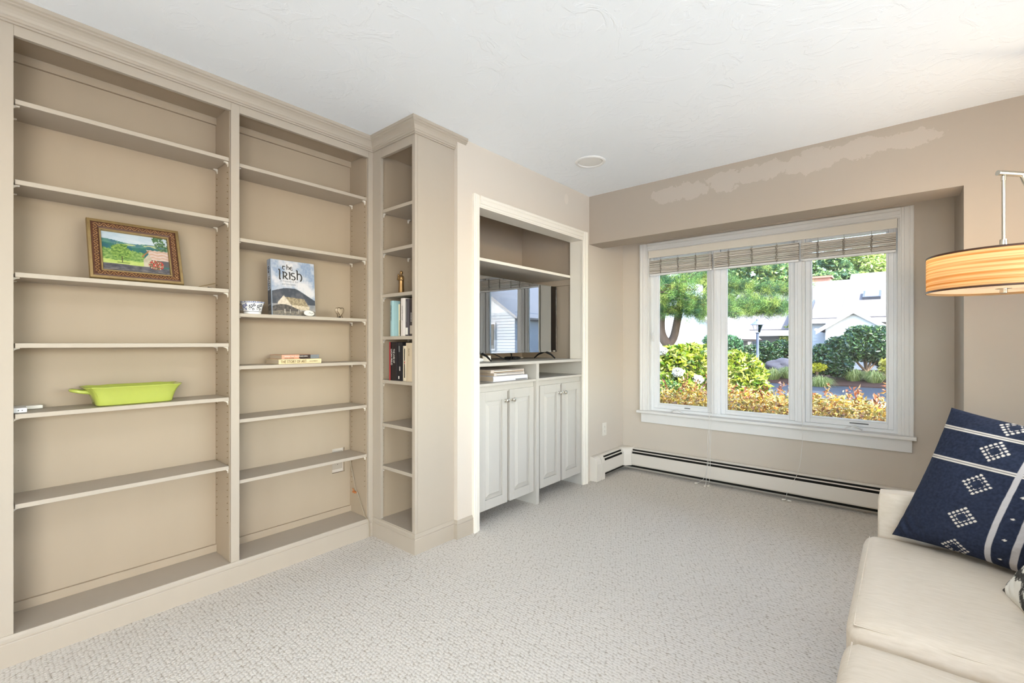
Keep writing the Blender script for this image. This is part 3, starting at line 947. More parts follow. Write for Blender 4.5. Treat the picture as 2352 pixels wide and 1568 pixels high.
# ------------------------------------------------------------------ framed picture, left bookcase
pic_o = Vector((-2.560, 0.331, 1.4505))
pe_y = Vector((-0.098, 0.0, 0.262)).normalized()
pe_x = Vector((0, 1, 0))
PW, PH = 0.326, 0.280
PF = frame_of(pic_o, pe_x, pe_y)           # local z = ex x ey : (0,1,0)x(-.35,0,.94) = (+,0,+) towards the room
fr = empty('framed_picture', pic_o + Vector((0, 0.16, 0)), 'ornate brown and gold framed countryside picture leaning on the left bookcase shelf', 'picture frame')
M['gold'] = pmat('worn_gold_leaf', (0.42, 0.29, 0.12), 0.42, 0.3, 40, 0.3, 200, 0.5, 0.55, col2=(0.22, 0.15, 0.07))
M['mahog'] = pmat('red_brown_gesso', (0.075, 0.026, 0.012), 0.45, 0.25, 30, 0.2, 150, 0.4)
M['gilt'] = pmat('gilt_relief', (0.36, 0.20, 0.075), 0.4, 0.3, 60, 0, 1, 0.5, 0.4)
rect = [(0, 0, 0), (PW, 0, 0), (PW, PH, 0), (0, PH, 0)]
def band(name, prof, mat):
    bm = sweep(rect, (0, 0, 1), [(-u, w_) for u, w_ in prof], closed=True)
    bm.transform(PF)
    return part(fr, name, bm, mat, 30)
band('outer_band', [(0, 0), (0.0, 0.014), (0.002, 0.018), (0.011, 0.019), (0.013, 0.016), (0.013, 0)], 'gold')
band('carved_band', [(0.013, 0.0), (0.013, 0.016), (0.018, 0.0185), (0.030, 0.0165), (0.039, 0.011), (0.039, 0.0)], 'mahog')
band('inner_lip', [(0.039, 0.0), (0.039, 0.011), (0.041, 0.0125), (0.045, 0.0115), (0.047, 0.004), (0.047, 0)], 'gold')
sb = bmesh.new()
def along_band(s, off):
    """point on the carved band, s in metres round the rectangle at inset 0.026"""
    i_ = 0.026
    w2, h2 = PW - 2 * i_, PH - 2 * i_
    s %= 2 * (w2 + h2)
    if s < w2: p = (i_ + s, i_ - off)
    elif s < w2 + h2: p = (PW - i_ + off, i_ + s - w2)
    elif s < 2 * w2 + h2: p = (PW - i_ - (s - w2 - h2), PH - i_ + off)
    else: p = (i_ - off, PH - i_ - (s - 2 * w2 - h2))
    return Vector((p[0], p[1], 0.0178))
per = 2 * (PW - 0.052 + PH - 0.052)
nw = 34
line = [along_band(per * i / 340, 0.0065 * math.sin(2 * math.pi * nw * i / 340)) for i in range(340)]
bm_tube(sb, line, 0.0014, 5, closed=True)
for k in range(nw * 2):
    c = along_band(per * (k + 0.5) / (nw * 2), 0.004 * (1 if k % 2 else -1))
    for j in range(4):
        a = j * math.pi / 2 + k
        bm_lathe(sb, [(0.0004, -0.0012), (0.0016, 0), (0.0004, 0.0012)], c + Vector((0.0022 * math.cos(a), 0.0022 * math.sin(a), 0)), 5)
sb.transform(PF)
part(fr, 'carved_scrolls', sb, 'gilt', 60, kind='stuff')

def landscape(u, v):
    n1 = fbm(u * 9, v * 9, 1.0)
    sky_c = lerp(srgb(188, 208, 224), srgb(226, 234, 238), 0.5 + 0.5 * fbm(u * 3, v * 7, 4.0) + (0.85 - v))
    hor = 0.80 - 0.05 * u + 0.025 * math.sin(u * 9 + 1)
    c = sky_c
    if v < hor:
        c = lerp(srgb(74, 118, 132), srgb(96, 146, 128), 0.5 + n1)
        if 0.70 < v < 0.76 and fbm(u * 6, v * 25, 9.0) > 0.15: c = srgb(196, 204, 150)
        if v < hor - 0.10: c = lerp(srgb(50, 104, 112), srgb(62, 122, 104), 0.5 + n1)
    tl = 0.58 + 0.04 * fbm(u * 12, 0, 3)
    if v < tl - 0.06 * u and u < 0.62 or (v < 0.50 + .03 * n1 and u < 0.62):
        c = lerp(srgb(92, 134, 64), srgb(160, 190, 106), 0.5 + 0.9 * fbm(u * 22, v * 22, 2.0))
    if (u - 0.28) ** 2 / 0.0210 + (v - 0.52) ** 2 / 0.040 < 1 + 0.4 * n1:
        c = lerp(srgb(66, 112, 46), srgb(158, 190, 92), 0.5 + 0.9 * fbm(u * 26, v * 26, 7.0))
    if v < 0.30 + 0.02 * n1 and u < 0.64:
        c = lerp(srgb(190, 208, 108), srgb(206, 220, 132), 0.5 + n1)
        if abs(u - 0.30) < 0.09 and abs(v - 0.235) < 0.012: c = srgb(96, 124, 52)
    if abs(u - 0.285) < 0.008 and 0.24 < v < 0.4: c = srgb(84, 84, 54)
    if u > 0.80 - 0.25 * (v - 0.75) and v > 0.60 and fbm(u * 14, v * 14, 5) > -0.28:
        c = lerp(srgb(52, 84, 66), srgb(120, 154, 104), 0.5 + fbm(u * 30, v * 30, 8.0))
    # small barn with a tiled roof
    if 0.60 < u < 0.74 and 0.16 < v < 0.56 - abs(u - 0.70) * 1.9: c = lerp(srgb(214, 202, 178), srgb(196, 184, 160), 0.5 + n1)
    if u > 0.66 + (0.62 - v) * 0.30 and 0.38 < v < 0.64 + 0.006 * math.sin(u * 90):
        c = lerp(srgb(226, 204, 194), srgb(206, 168, 142), 0.5 + 0.8 * math.sin(v * 75 + math.sin(u * 40)) * 0.5 + 0.3 * fbm(u * 20, v * 20, 6))
    if 0.58 < u < 0.69 and abs((v - 0.44) - (u - 0.58) * 1.55) < 0.022: c = srgb(170, 122, 82)
    if u > 0.72 and 0.22 < v < 0.38: c = srgb(96, 94, 98)
    if v < 0.20 - 0.02 * u: c = lerp(srgb(112, 108, 112), srgb(78, 76, 82), 0.5 + n1 - 0.5 * (v > 0.17))
    if v < 0.09: c = lerp(srgb(84, 82, 88), srgb(140, 132, 128), 0.3 + fbm(u * 9, v * 40, 3))
    d = (u - 0.79) ** 2 / 0.0145 + (v - 0.255) ** 2 / 0.0165
    if d < 1.0:
        k = fbm(u * 30, v * 34, 12.0)
        c = srgb(206, 74, 66) if k > 0.08 else (srgb(70, 96, 62) if k > -0.3 else srgb(232, 200, 178))
    return c
picture(fr, 'picture_print', lambda u, v: tuple(0.72 * k for k in landscape(u, v)), PW - 0.090, PH - 0.092, 150, 104, PF @ Matrix.Translation((0.045, 0.045, 0.002)), 'gloss_print', label='countryside picture of green fields, hills and a tiled barn')
part(fr, 'backing_board', (lambda b_: (b_.transform(PF), b_)[1])(box(0.02, PW - 0.02, 0.02, PH - 0.02, -0.002, 0.0018)), 'ink_brown')

# ------------------------------------------------------------------ art book standing on the middle bookcase
bo = Vector((-2.618, 1.060, 1.3352))
by = Vector((-0.02, 0, 0.30)).normalized()
# thickness towards the room: ex x ey with ex=+Y, ey~+Z -> +X
ib, IF = book('art_book', 'upright blue-grey hardback with a cottage cover and Celtic lettering on the middle bookcase', bo, (0, 1, 0), by, 0.240, 0.302, 0.040, (0.30, 0.36, 0.44))
def cover(u, v):
    n1 = fbm(u * 6, v * 6, 1.5); n2 = fbm(u * 22, v * 22, 3.0)
    c = lerp(srgb(104, 128, 158), srgb(206, 200, 196), 0.55 + 1.1 * fbm(u * 3.2 + 4, v * 3.6, 2.2, 5) - 0.5 * max(0, v - .84) * 4 - 0.6 * max(0, u - .82) * 3 * (v > .6))
    c = lerp(c, srgb(188, 192, 200), 0.3 + 0.2 * n2)
    if v < 0.44 + 0.06 * math.sin(u * 4.2 - 0.2) - 0.22 * max(0, u - .55): c = lerp(srgb(62, 66, 74), srgb(92, 92, 96), 0.4 + n1)
    if v < 0.20: c = lerp(srgb(120, 122, 126), srgb(160, 154, 148), 0.5 + n1)
    gab = 0.33 - abs(u - 0.26) * 0.95
    if 0.12 < u < 0.42 and 0.13 < v < gab + 0.03: c = lerp(srgb(208, 196, 178), srgb(188, 174, 156), 0.5 + n2)
    if u > 0.26 and u < 0.82 and v > 0.20 - 0.05 * (u - .3) and v < 0.335 - 0.05 * (u - 0.26) and u - .3 > (0.33 - v) * 0.9 and u < 0.86 - (v - 0.15) * 0.75:
        c = lerp(srgb(126, 112, 88), srgb(164, 148, 118), 0.5 + 1.3 * n2)
    if 0.44 < u < 0.86 and 0.10 < v < 0.20 - 0.05 * (u - .3): c = lerp(srgb(206, 192, 166), srgb(176, 160, 136), 0.5 + n2)
    if v < 0.15 + 0.05 * math.sin(u * 6.5) and u < 0.62: c = lerp(srgb(62, 58, 56), srgb(92, 86, 80), 0.5 + n2)
    if v < 0.075 + 0.02 * n1: c = lerp(srgb(134, 124, 108), srgb(98, 94, 88), 0.5 + n2)
    for a in (0.28, 0.40, 0.60):
        if abs(u - a) < 0.008 and 0.04 < v < 0.11: c = srgb(200, 192, 180)
    return c
picture(ib, 'cover_print', cover, 0.236, 0.300, 110, 140, IF @ Matrix.Translation((0.003, 0.001, 0.0404)), 'print')
picture(ib, 'spine_print', lambda u, v: cover(0.02 + 0.1 * u, v) if not (0.40 < v < 0.02) else cover(u, v), 0.038, 0.300, 10, 60,
        IF @ Matrix.Translation((-0.0021, 0.001, 0.001)) @ Matrix.Rotation(R(-90), 4, 'Y'), 'print')
def strokes(lines_, wd, M4):
    """flat lettering drawn as ribbons with rounded ends (local x,y)"""
    bm = bmesh.new()
    for ln in lines_:
        pts_ = smooth_path([(x, y, 0) for x, y in ln], 5) if len(ln) > 2 else [Vector((x, y, 0)) for x, y in ln]
        prev = None
        for i, p in enumerate(pts_):
            t = (pts_[min(i + 1, len(pts_) - 1)] - pts_[max(i - 1, 0)])
            if t.length < 1e-9: continue
            t.normalize()
            nn = Vector((-t.y, t.x, 0)) * wd * (0.5 + 0.22 * abs(t.y))
            a, b_ = bm.verts.new(p + nn), bm.verts.new(p - nn)
            if prev: bm.faces.new((prev[0], a, b_, prev[1]))
            prev = (a, b_)
    bm.transform(M4)
    return bm
def arc(cx, cy, rx, ry, a0, a1, n=9):
    return [(cx + rx * math.cos(R(a0 + (a1 - a0) * i / (n - 1))), cy + ry * math.sin(R(a0 + (a1 - a0) * i / (n - 1)))) for i in range(n)]
the = [arc(0.5, 0.42, 0.42, 0.42, 70, 300), [(0.02, 0.86), (0.45, 0.92), (0.92, 0.84)],
       [(1.25, 1.35), (1.35, 1.30), (1.35, 0.0)], arc(1.65, 0.40, 0.32, 0.45, 150, -60),
       arc(2.65, 0.42, 0.42, 0.45, 60, 320), [(2.28, 0.46), (2.9, 0.52)]]
irish = [[(-0.05, 1.50), (0.18, 1.45), (0.18, 0.0), (0.32, 0.02)],
         [(0.62, 1.15), (0.78, 1.12), (0.78, 0.0)], arc(0.95, 0.82, 0.38, 0.34, 120, -110), [(1.0, 0.5), (1.25, 0.15), (1.55, -0.02)],
         [(1.70, 1.12), (1.84, 1.10), (1.84, 0.0)],
         arc(2.42, 0.86, 0.30, 0.27, 40, 250) + arc(2.42, 0.28, 0.32, 0.30, 80, -150),
         [(2.95, 1.60), (3.12, 1.54), (3.12, 0.0)], arc(3.45, 0.45, 0.42, 0.65, 150, -70)]
part(ib, 'lettering', strokes(the, 0.17, IF @ Matrix.Translation((0.060, 0.252, 0.0409)) @ Matrix.Scale(0.0190, 4)), 'ink')
part(ib, 'lettering', strokes(irish, 0.155, IF @ Matrix.Translation((0.040, 0.199, 0.0409)) @ Matrix.Scale(0.0325, 4)), 'ink')
part(ib, 'lettering', text_bm('A Treasury of Art', 0.0132, IF @ Matrix.Translation((0.048, 0.183, 0.0407)), 0.0002), 'ink_grey')
part(ib, 'lettering', text_bm('and Literature', 0.0132, IF @ Matrix.Translation((0.056, 0.167, 0.0407)), 0.0002), 'ink_grey')
SP = IF @ Matrix.Translation((-0.0026, 0.0, 0.0)) @ Matrix(((0, 0, -1, 0), (-1, 0, 0, 0), (0, 1, 0, 0), (0, 0, 0, 1)))
part(ib, 'lettering', text_bm('the  IRISH', 0.030, SP @ Matrix.Translation((-0.265, 0.010, 0)), 0.0003), 'ink')
op = bmesh.new()
bm_lathe(op, [(0.031, 0.0), (0.032, 0.002), (0.030, 0.0045), (0.002, 0.005)], (0, 0, 0), 28)
op.transform(Matrix.Translation((-2.556, 1.250, 1.3525)) @ Matrix.Rotation(R(8), 4, 'Z') @ Matrix.Rotation(R(74), 4, 'Y') @ Matrix.Diagonal((0.54, 1, 1, 1)))
oq = obj('oval_plaque', op, 'trim', (-2.556, 1.250, 1.3355), 40, 'small white oval plaque leaning against the foot of the art book', 'plaque')
bm = tube(smooth_path([(-2.5515, 1.228, 1.349), (-2.551, 1.236, 1.355), (-2.551, 1.244, 1.350), (-2.551, 1.252, 1.356), (-2.551, 1.262, 1.351), (-2.551, 1.274, 1.355)], 4), 0.0011, 5)
part(oq, 'script_mark', bm, 'ink_grey')

# ------------------------------------------------------------------ blue and white bowl
cu_c = Vector((-2.582, 0.965, 1.3352))
cup = empty('ceramic_bowl', cu_c, 'small blue and white porcelain bowl with handle on the middle bookcase', 'bowl')
prof = [(0.001, 0.004), (0.036, 0.0045), (0.036, 0.0), (0.040, 0.0), (0.0405, 0.006), (0.041, 0.010), (0.044, 0.022), (0.047, 0.036), (0.0505, 0.050), (0.056, 0.0605), (0.0585, 0.0635), (0.0565, 0.064),
        (0.053, 0.060), (0.048, 0.049), (0.044, 0.034), (0.040, 0.018), (0.034, 0.010), (0.001, 0.009)]
def dense(pr, k=5):
    out = []
    for (a, b), (c, d) in zip(pr[:-1], pr[1:]):
        for j in range(k):
            out.append((a + (c - a) * j / k, b + (d - b) * j / k))
    return out + [pr[-1]]
NP = 192
cb_ = bmesh.new()
bm_lathe(cb_, dense(prof, 5), (0, 0, 0), NP)
cols = []
for v in cb_.verts:
    a = math.atan2(v.co.y, v.co.x); r = math.hypot(v.co.x, v.co.y); z = v.co.z
    f = 1.0 + 0.03 * math.cos(8 * a) * min(1, max(0, z / 0.06))
    v.co.x *= f; v.co.y *= f
    c = srgb(232, 232, 230)
    blue = srgb(52, 74, 140)
    dk = srgb(30, 34, 52)
    if z > 0.057 and r > 0.05:
        if math.sin(a * 42) + 0.6 * math.sin(a * 17) > 0.2: c = srgb(92, 112, 164)
        if 0.0575 < z < 0.0592: c = blue
    if 0.0115 < z < 0.0128 or 0.0155 < z < 0.0163: c = dk
    if r > 0.042 and 0.018 < z < 0.054:
        k = (a / (2 * math.pi) * 8) % 1.0
        sec = int(a / (2 * math.pi) * 8) % 2
        for (fu, fv, fr_) in ((0.35, 0.038, 0.0085), (0.72, 0.046, 0.006), (0.15, 0.026, 0.005), (0.62, 0.024, 0.006)):
            du = (k - fu) * 0.037; dv = z - fv
            q = math.hypot(du, dv); th = math.atan2(dv, du)
            if q < fr_ * (1 + 0.22 * math.cos(5 * th)) and (q > fr_ * 0.55 or q < fr_ * 0.3):
                c = blue if sec else dk
        if abs((z - 0.034) - 0.008 * math.sin(k * 9)) < 0.0012: c = blue if sec else dk
    cols.append(c)
cb_.transform(Matrix.Translation(cu_c))
cp = part(cup, 'bowl', cb_, M['gloss_print'], 50, recalc=True)
add_col(cp.data, np.array(cols, dtype=np.float32))
hb = tube(smooth_path([cu_c + Vector(p) for p in ((-0.012, -0.048, 0.050), (-0.016, -0.064, 0.050), (-0.02, -0.073, 0.038), (-0.018, -0.066, 0.024), (-0.01, -0.044, 0.020))], 6), 0.0028, 8)
part(cup, 'handle', hb, 'ink_grey', 60)

# ------------------------------------------------------------------ heart trinket
ht_c = Vector((-2.575, 1.443, 1.3352))
hr = empty('heart_ornament', ht_c, 'small bronze-edged glass heart ornament on little feet on the middle bookcase', 'ornament')
hp = []
for i in range(40):
    t = 2 * math.pi * i / 40
    hp.append((16 * math.sin(t) ** 3, 13 * math.cos(t) - 5 * math.cos(2 * t) - 2 * math.cos(3 * t) - math.cos(4 * t)))
M['bronze'] = pmat('aged_bronze', (0.26, 0.19, 0.12), 0.38, 0.3, 60, 0.2, 300, 0.5, 0.7)
M['amber'] = pmat('smoky_glass', (0.50, 0.40, 0.28), 0.08, 0.15, 40, 0, 1, 0.6)
hF = Matrix.Translation(ht_c + Vector((0, 0, 0.039))) @ Matrix.Rotation(R(28), 4, 'Z')
hbm = bmesh.new()
a_ = [[hbm.verts.new(hF @ Vector((x_, 0.0021 * px * s_, 0.0019 * py * s_))) for px, py in hp] for x_, s_ in ((-0.012, 0.8), (-0.006, 1.0), (0.006, 1.0), (0.012, 0.8))]
for p, q in zip(a_[:-1], a_[1:]):
    for i in range(40):
        hbm.faces.new((p[i], p[(i + 1) % 40], q[(i + 1) % 40], q[i]))
hbm.faces.new(list(reversed(a_[0]))); hbm.faces.new(a_[-1])
part(hr, 'heart', hbm, 'amber', 50)
hb = bmesh.new()
bm_tube(hb, [hF @ Vector((0.0105, 0.00214 * px, 0.00194 * py)) for px, py in hp], 0.0018, 6, closed=True)
part(hr, 'rim', hb, 'bronze', 60)
for sy in (-1, 1):
    hb = bmesh.new()
    bm_tube(hb, smooth_path([hF @ Vector((0.0, 0.022 * sy, -0.010)), hF @ Vector((0.004, 0.024 * sy, -0.022)), hF @ Vector((0.006, 0.027 * sy, -0.035))], 4), 0.002, 6)
    bm_lathe(hb, [(0.001, -0.004), (0.004, 0), (0.001, 0.004)], hF @ Vector((0.006, 0.027 * sy, -0.0348)), 8)
    part(hr, 'leg', hb, 'bronze', 50)
hb = bmesh.new()
bm_lathe(hb, [(0.002, 0.0), (0.007, 0.001), (0.008, 0.004), (0.004, 0.009), (0.001, 0.010)], ht_c + Vector((0.004, 0.002, 0.0)), 10)
part(hr, 'base_bead', hb, 'ink', 50)

# ------------------------------------------------------------------ two stacked books, middle bookcase
b1, F1 = book('story_book', 'pale yellow book with brown spine lettering, lower of the two lying on the middle bookcase', Vector((-2.538, 1.078, 1.0985)), (-1, -0.02, 0), (-0.02, 1, 0), 0.160, 0.238, 0.0258, (0.72, 0.60, 0.36))
spine_text(b1, F1, 'THE STORY OF ART', 0.0215, 0.238, 0.0258, 'ink_brown', 0.5, 0.035, sx=0.735)
spine_text(b1, F1, 'E.H.GOMBRICH', 0.0085, 0.238, 0.0258, 'ink_brown', 0.5, 0.70, sx=0.8)
b2, F2 = book('novel', 'smaller peach and dark book lying on the pale yellow book', Vector((-2.545, 1.096, 1.1225)), (-1, -0.04, 0), (-0.04, 1, 0), 0.140, 0.210, 0.0235, (0.62, 0.36, 0.24))
def novel(u, v):
    c = lerp(srgb(214, 160, 134), srgb(196, 138, 100), u + 0.3 * fbm(u * 8, v * 4, 2))
    if u > 0.46 + 0.04 * fbm(v * 9, u * 5, 4): c = srgb(52, 40, 34)
    if u > 0.76: c = srgb(118, 122, 124)
    return c
ey2 = (F2.to_3x3() @ Vector((0, 1, 0))); ez2 = F2.to_3x3() @ Vector((0, 0, 1)); ex2 = F2.to_3x3() @ Vector((1, 0, 0))
picture(b2, 'spine_print', novel, 0.209, 0.022, 60, 8, frame_of(F2 @ Vector((-0.0042, 0.0005, 0.0228)), ey2, -ez2), 'print')
spine_text(b2, F2, 'WHERE THE CRAWDADS SING', 0.0095, 0.210, 0.0235, 'ink_white', 0.38, 0.06, sx=0.98, off=-0.0052)
spine_text(b2, F2, 'DELIA OWENS', 0.0085, 0.210, 0.0235, 'ink_brown', 0.78, 0.06, sx=0.95, off=-0.0052)

# ------------------------------------------------------------------ green baking dish
M['lime'] = pmat('lime_glaze', (0.40, 0.45, 0.085), 0.16, 0.06, 14, 0, 1, 0.5)
gd_c = Vector((-2.622, 0.487, 0.9205))
gd = empty('baking_dish', gd_c, 'lime green ceramic baking dish with wavy flared rim on the left bookcase', 'dish')
def dish_ring(bm, hx, hy, z, wave, n=96):
    ring = []
    for i in range(n):
        t = 2 * math.pi * i / n
        e = 0.30
        cx_ = math.copysign(abs(math.cos(t)) ** e, math.cos(t)); sy_ = math.copysign(abs(math.sin(t)) ** e, math.sin(t))
        x, y = hx * cx_, hy * sy_
        wv = wave * math.sin(y * 2 * math.pi / 0.082 + 0.9) if abs(cx_) > 0.9 else wave * math.sin(x * 2 * math.pi / 0.09)
        k = 1 + wv / max(hx, 0.05)
        ring.append(bm.verts.new(gd_c + Vector((x * (k if abs(cx_) > 0.9 else 1), y * (1 if abs(cx_) > .9 else 1 + wv / hy), z + wave * 0.25 * math.sin(y * 2 * math.pi / 0.082)))))
    return ring
bm = bmesh.new()
rs = [dish_ring(bm, *a) for a in ((0.060, 0.128, 0.0, 0), (0.065, 0.133, 0.004, 0), (0.068, 0.137, 0.022, 0.0), (0.072, 0.143, 0.040, 0.0016), (0.079, 0.152, 0.058, 0.0032),
                                  (0.086, 0.162, 0.071, 0.0042), (0.092, 0.170, 0.0785, 0.0045), (0.0915, 0.1695, 0.081, 0.0045), (0.084, 0.161, 0.077, 0.004), (0.074, 0.150, 0.058, 0.003), (0.066, 0.138, 0.034, 0.0), (0.058, 0.126, 0.010, 0))]
for p, q in zip(rs[:-1], rs[1:]):
    for i in range(96):
        bm.faces.new((p[i], p[(i + 1) % 96], q[(i + 1) % 96], q[i]))
bm.faces.new(list(reversed(rs[0]))); bm.faces.new(rs[-1])
part(gd, 'bowl', bm, 'lime', 40)
for sgn in (-1, 1):
    bm = bmesh.new()
    pts_ = smooth_path([gd_c + Vector((-0.030, sgn * 0.146, 0.058)), gd_c + Vector((-0.034, sgn * 0.178, 0.064)), gd_c + Vector((-0.020, sgn * 0.202, 0.070)), gd_c + Vector((0.020, sgn * 0.202, 0.070)), gd_c + Vector((0.034, sgn * 0.178, 0.064)), gd_c + Vector((0.030, sgn * 0.146, 0.058))], 6)
    bm_tube(bm, pts_, 0.0075, 10)
    if sgn < 0:
        part(gd, 'handle', bm, 'lime', 60)
    else:
        bm.free()

# ------------------------------------------------------------------ white boxes at the left end, sticks
rb = bmesh.new(); rounded_box(rb, (-2.600, 0.128, 0.9305), (0.045, 0.027, 0.0098), 0.0045, 5)
wb = obj('charger_box', rb, 'plastic', (-2.60, 0.128, 0.9205), 40, 'white plastic box with two ports at the front left of the dish shelf', 'electronics')
for yy in (0.131, 0.141):
    bm = bmesh.new(); bm_lathe(bm, [(0.0022, 0), (0.0022, 0.0006)], (-2.5553, yy, 0.9305), 8, 'X')
    part(wb, 'port', bm, 'ink_grey')
rb = bmesh.new(); rounded_box(rb, (-2.690, 0.160, 0.9285), (0.027, 0.045, 0.0078), 0.004, 5)
obj('adapter_box', rb, 'trim', (-2.69, 0.16, 0.9205), 40, 'cream adapter lying behind the white box on the dish shelf', 'electronics')
obj('thin_stick', tube([(-2.578, 0.715, 1.4525), (-2.60, 0.80, 1.480)], 0.0016, 6), 'ink_brown', (-2.58, 0.72, 1.4505), 50, 'thin dark stick propped at the right end of the picture shelf', 'stick')
obj('pencil_stub', tube([(-2.545, 0.752, 1.4525), (-2.56, 0.772, 1.4525)], 0.0022, 6), 'ink', (-2.55, 0.76, 1.4505), 50, 'short black pencil stub on the picture shelf', 'pencil')

# ------------------------------------------------------------------ figurine in the corner bookcase
M['brass'] = pmat('antique_brass', (0.36, 0.22, 0.09), 0.34, 0.35, 50, 0.15, 200, 0.5, 0.75, col2=(0.20, 0.11, 0.04))
fc = Vector((-2.315, 1.70, 1.4825))
fg = empty('figurine', fc, 'small brass figurine of a robed standing figure holding a child', 'figurine')
bm = bmesh.new()
robe = [(0.001, 0.0), (0.0185, 0.0), (0.0185, 0.004), (0.0175, 0.006), (0.0165, 0.010), (0.0150, 0.035), (0.0140, 0.060), (0.0145, 0.078), (0.0165, 0.090), (0.0160, 0.100), (0.0105, 0.108), (0.0060, 0.112), (0.0056, 0.115),
        (0.0082, 0.119), (0.0098, 0.125), (0.0092, 0.132), (0.0055, 0.137), (0.0008, 0.138)]
bm_lathe(bm, dense(robe, 2), (0, 0, 0), 28)
for v in bm.verts:
    a = math.atan2(v.co.y, v.co.x)
    if 0.008 < v.co.z < 0.085:
        f = 1 + 0.09 * math.sin(a * 7)
        v.co.x *= f; v.co.y *= f
for p0, p1, p2, r_ in (((-0.012, -0.004, 0.097), (-0.018, -0.012, 0.086), (-0.006, -0.020, 0.086), 0.0052), ((0.013, -0.002, 0.097), (0.018, -0.010, 0.084), (0.003, -0.019, 0.082), 0.0052)):
    bm_tube(bm, smooth_path([p0, p1, p2], 5), [r_] * 10 + [r_ * 0.7], 8)
bm_lathe(bm, [(0.001, 0.080), (0.0065, 0.082), (0.0075, 0.092), (0.0055, 0.101), (0.004, 0.104), (0.0062, 0.107), (0.0068, 0.112), (0.0045, 0.117), (0.001, 0.118)], (-0.011, -0.013, 0), 14)
bm.transform(Matrix.Translation(fc) @ Matrix.Rotation(R(20), 4, 'Z'))
part(fg, 'robed_body', bm, 'brass', 60)
part(fg, 'base', (lambda b_: (bm_lathe(b_, [(0.020, 0), (0.020, 0.004), (0.018, 0.0055)], fc, 12), b_)[1])(bmesh.new()), 'ink_grey', 30)

# ------------------------------------------------------------------ upright books in the corner bookcase
def upright(x0, x1, h_, yf, zb, col, label, dep=0.15, group='upright books in the corner bookcase'):
    # spine faces -Y: ex=+Y (inwards), ey=+Z, ex x ey = +X
    return book('upright' + str(x0), label, Vector((x0, yf, zb)), (0, 1, 0), (0, 0, 1), dep, h_, x1 - x0, col, group)
def sprint(b, F, x0, x1, z0, z1, mat):
    bm = box(-0.0043, -0.0038, z0, z1, x0, x1)
    bm.transform(F)
    part(b, 'spine_print', bm, mat)
UZ, LZ = 1.2275, 0.9635
b_, F_ = upright(-2.362, -2.330, 0.212, 1.655, UZ, (0.34, 0.52, 0.54), 'teal book at the left of the upper book row in the corner bookcase')
spine_text(b_, F_, 'MODERN IRISH POETRY', 0.010, 0.212, 0.032, 'ink', 0.40, 0.88, flip=True, sx=0.9, off=-0.0056)
b_, F_ = upright(-2.327, -2.314, 0.192, 1.688, UZ, (0.70, 0.62, 0.42), 'thin cream book next to the teal book')
b_, F_ = upright(-2.313, -2.296, 0.200, 1.688, UZ, (0.16, 0.13, 0.11), 'slim brown book with golden lower spine in the upper row')
sprint(b_, F_, 0.002, 0.015, 0.012, 0.095, 'gold')
b_, F_ = upright(-2.294, -2.270, 0.216, 1.676, UZ, (0.055, 0.035, 0.025), 'dark brown book in the upper row beside the white book')
b_, F_ = upright(-2.268, -2.228, 0.222, 1.662, UZ, (0.70, 0.64, 0.60), 'tall white book in the upper row of the corner bookcase')
spine_text(b_, F_, 'COLLECTED STORIES', 0.010, 0.222, 0.04, 'ink_grey', 0.5, 0.80, flip=True, sx=0.9, off=-0.0056)
b_, F_ = upright(-2.225, -2.196, 0.215, 1.664, UZ, (0.09, 0.075, 0.085), 'dark book with pale foot of the spine right of the white book')
sprint(b_, F_, 0.003, 0.026, 0.008, 0.048, 'ink_white')
sprint(b_, F_, 0.009, 0.018, 0.08, 0.20, 'ink_grey')
b_, F_ = upright(-2.193, -2.150, 0.218, 1.668, UZ, (0.04, 0.03, 0.028), 'black book with tan patch low on the spine at the right of the upper row')
sprint(b_, F_, 0.008, 0.038, 0.012, 0.060, 'bookpaint')
spine_text(b_, F_, 'GARDENS', 0.012, 0.218, 0.043, 'ink_white', 0.5, 0.62, flip=True, off=-0.0056)
b_, F_ = upright(-2.364, -2.298, 0.229, 1.652, LZ, (0.018, 0.012, 0.012), 'thick black book with red edge and white lettering in the lower row')
M['red'] = cover_mat('red_cloth', (0.34, 0.035, 0.04))
sprint(b_, F_, 0.0, 0.013, 0.0, 0.229, 'red')
spine_text(b_, F_, 'THE LIVES OF', 0.0195, 0.229, 0.066, 'ink_white', 0.76, 0.82, flip=True, sx=0.72, off=-0.0062)
spine_text(b_, F_, 'LUCIAN FREUD', 0.0195, 0.229, 0.066, 'ink_white', 0.40, 0.82, flip=True, sx=0.72, off=-0.0062)
b_, F_ = upright(-2.296, -2.247, 0.226, 1.656, LZ, (0.014, 0.012, 0.014), 'black book with pale portrait specks in the lower row')
sprint(b_, F_, 0.020, 0.032, 0.17, 0.205, 'ink_grey'); sprint(b_, F_, 0.028, 0.034, 0.060, 0.085, 'ink_white'); sprint(b_, F_, 0.018, 0.026, 0.012, 0.028, 'ink_white')
b_, F_ = upright(-2.244, -2.211, 0.206, 1.660, LZ, (0.66, 0.57, 0.42), 'cream and black book in the lower row')
sprint(b_, F_, 0.016, 0.023, 0.020, 0.10, 'ink'); sprint(b_, F_, 0.016, 0.023, 0.12, 0.19, 'ink'); sprint(b_, F_, 0.016, 0.023, 0.103, 0.116, 'red')
b_, F_ = upright(-2.209, -2.145, 0.224, 1.654, LZ, (0.56, 0.46, 0.32), 'thick tan book at the right of the lower row')
spine_text(b_, F_, 'SELECTED', 0.010, 0.224, 0.064, 'ink_brown', 0.55, 0.86, flip=True, off=-0.0058)

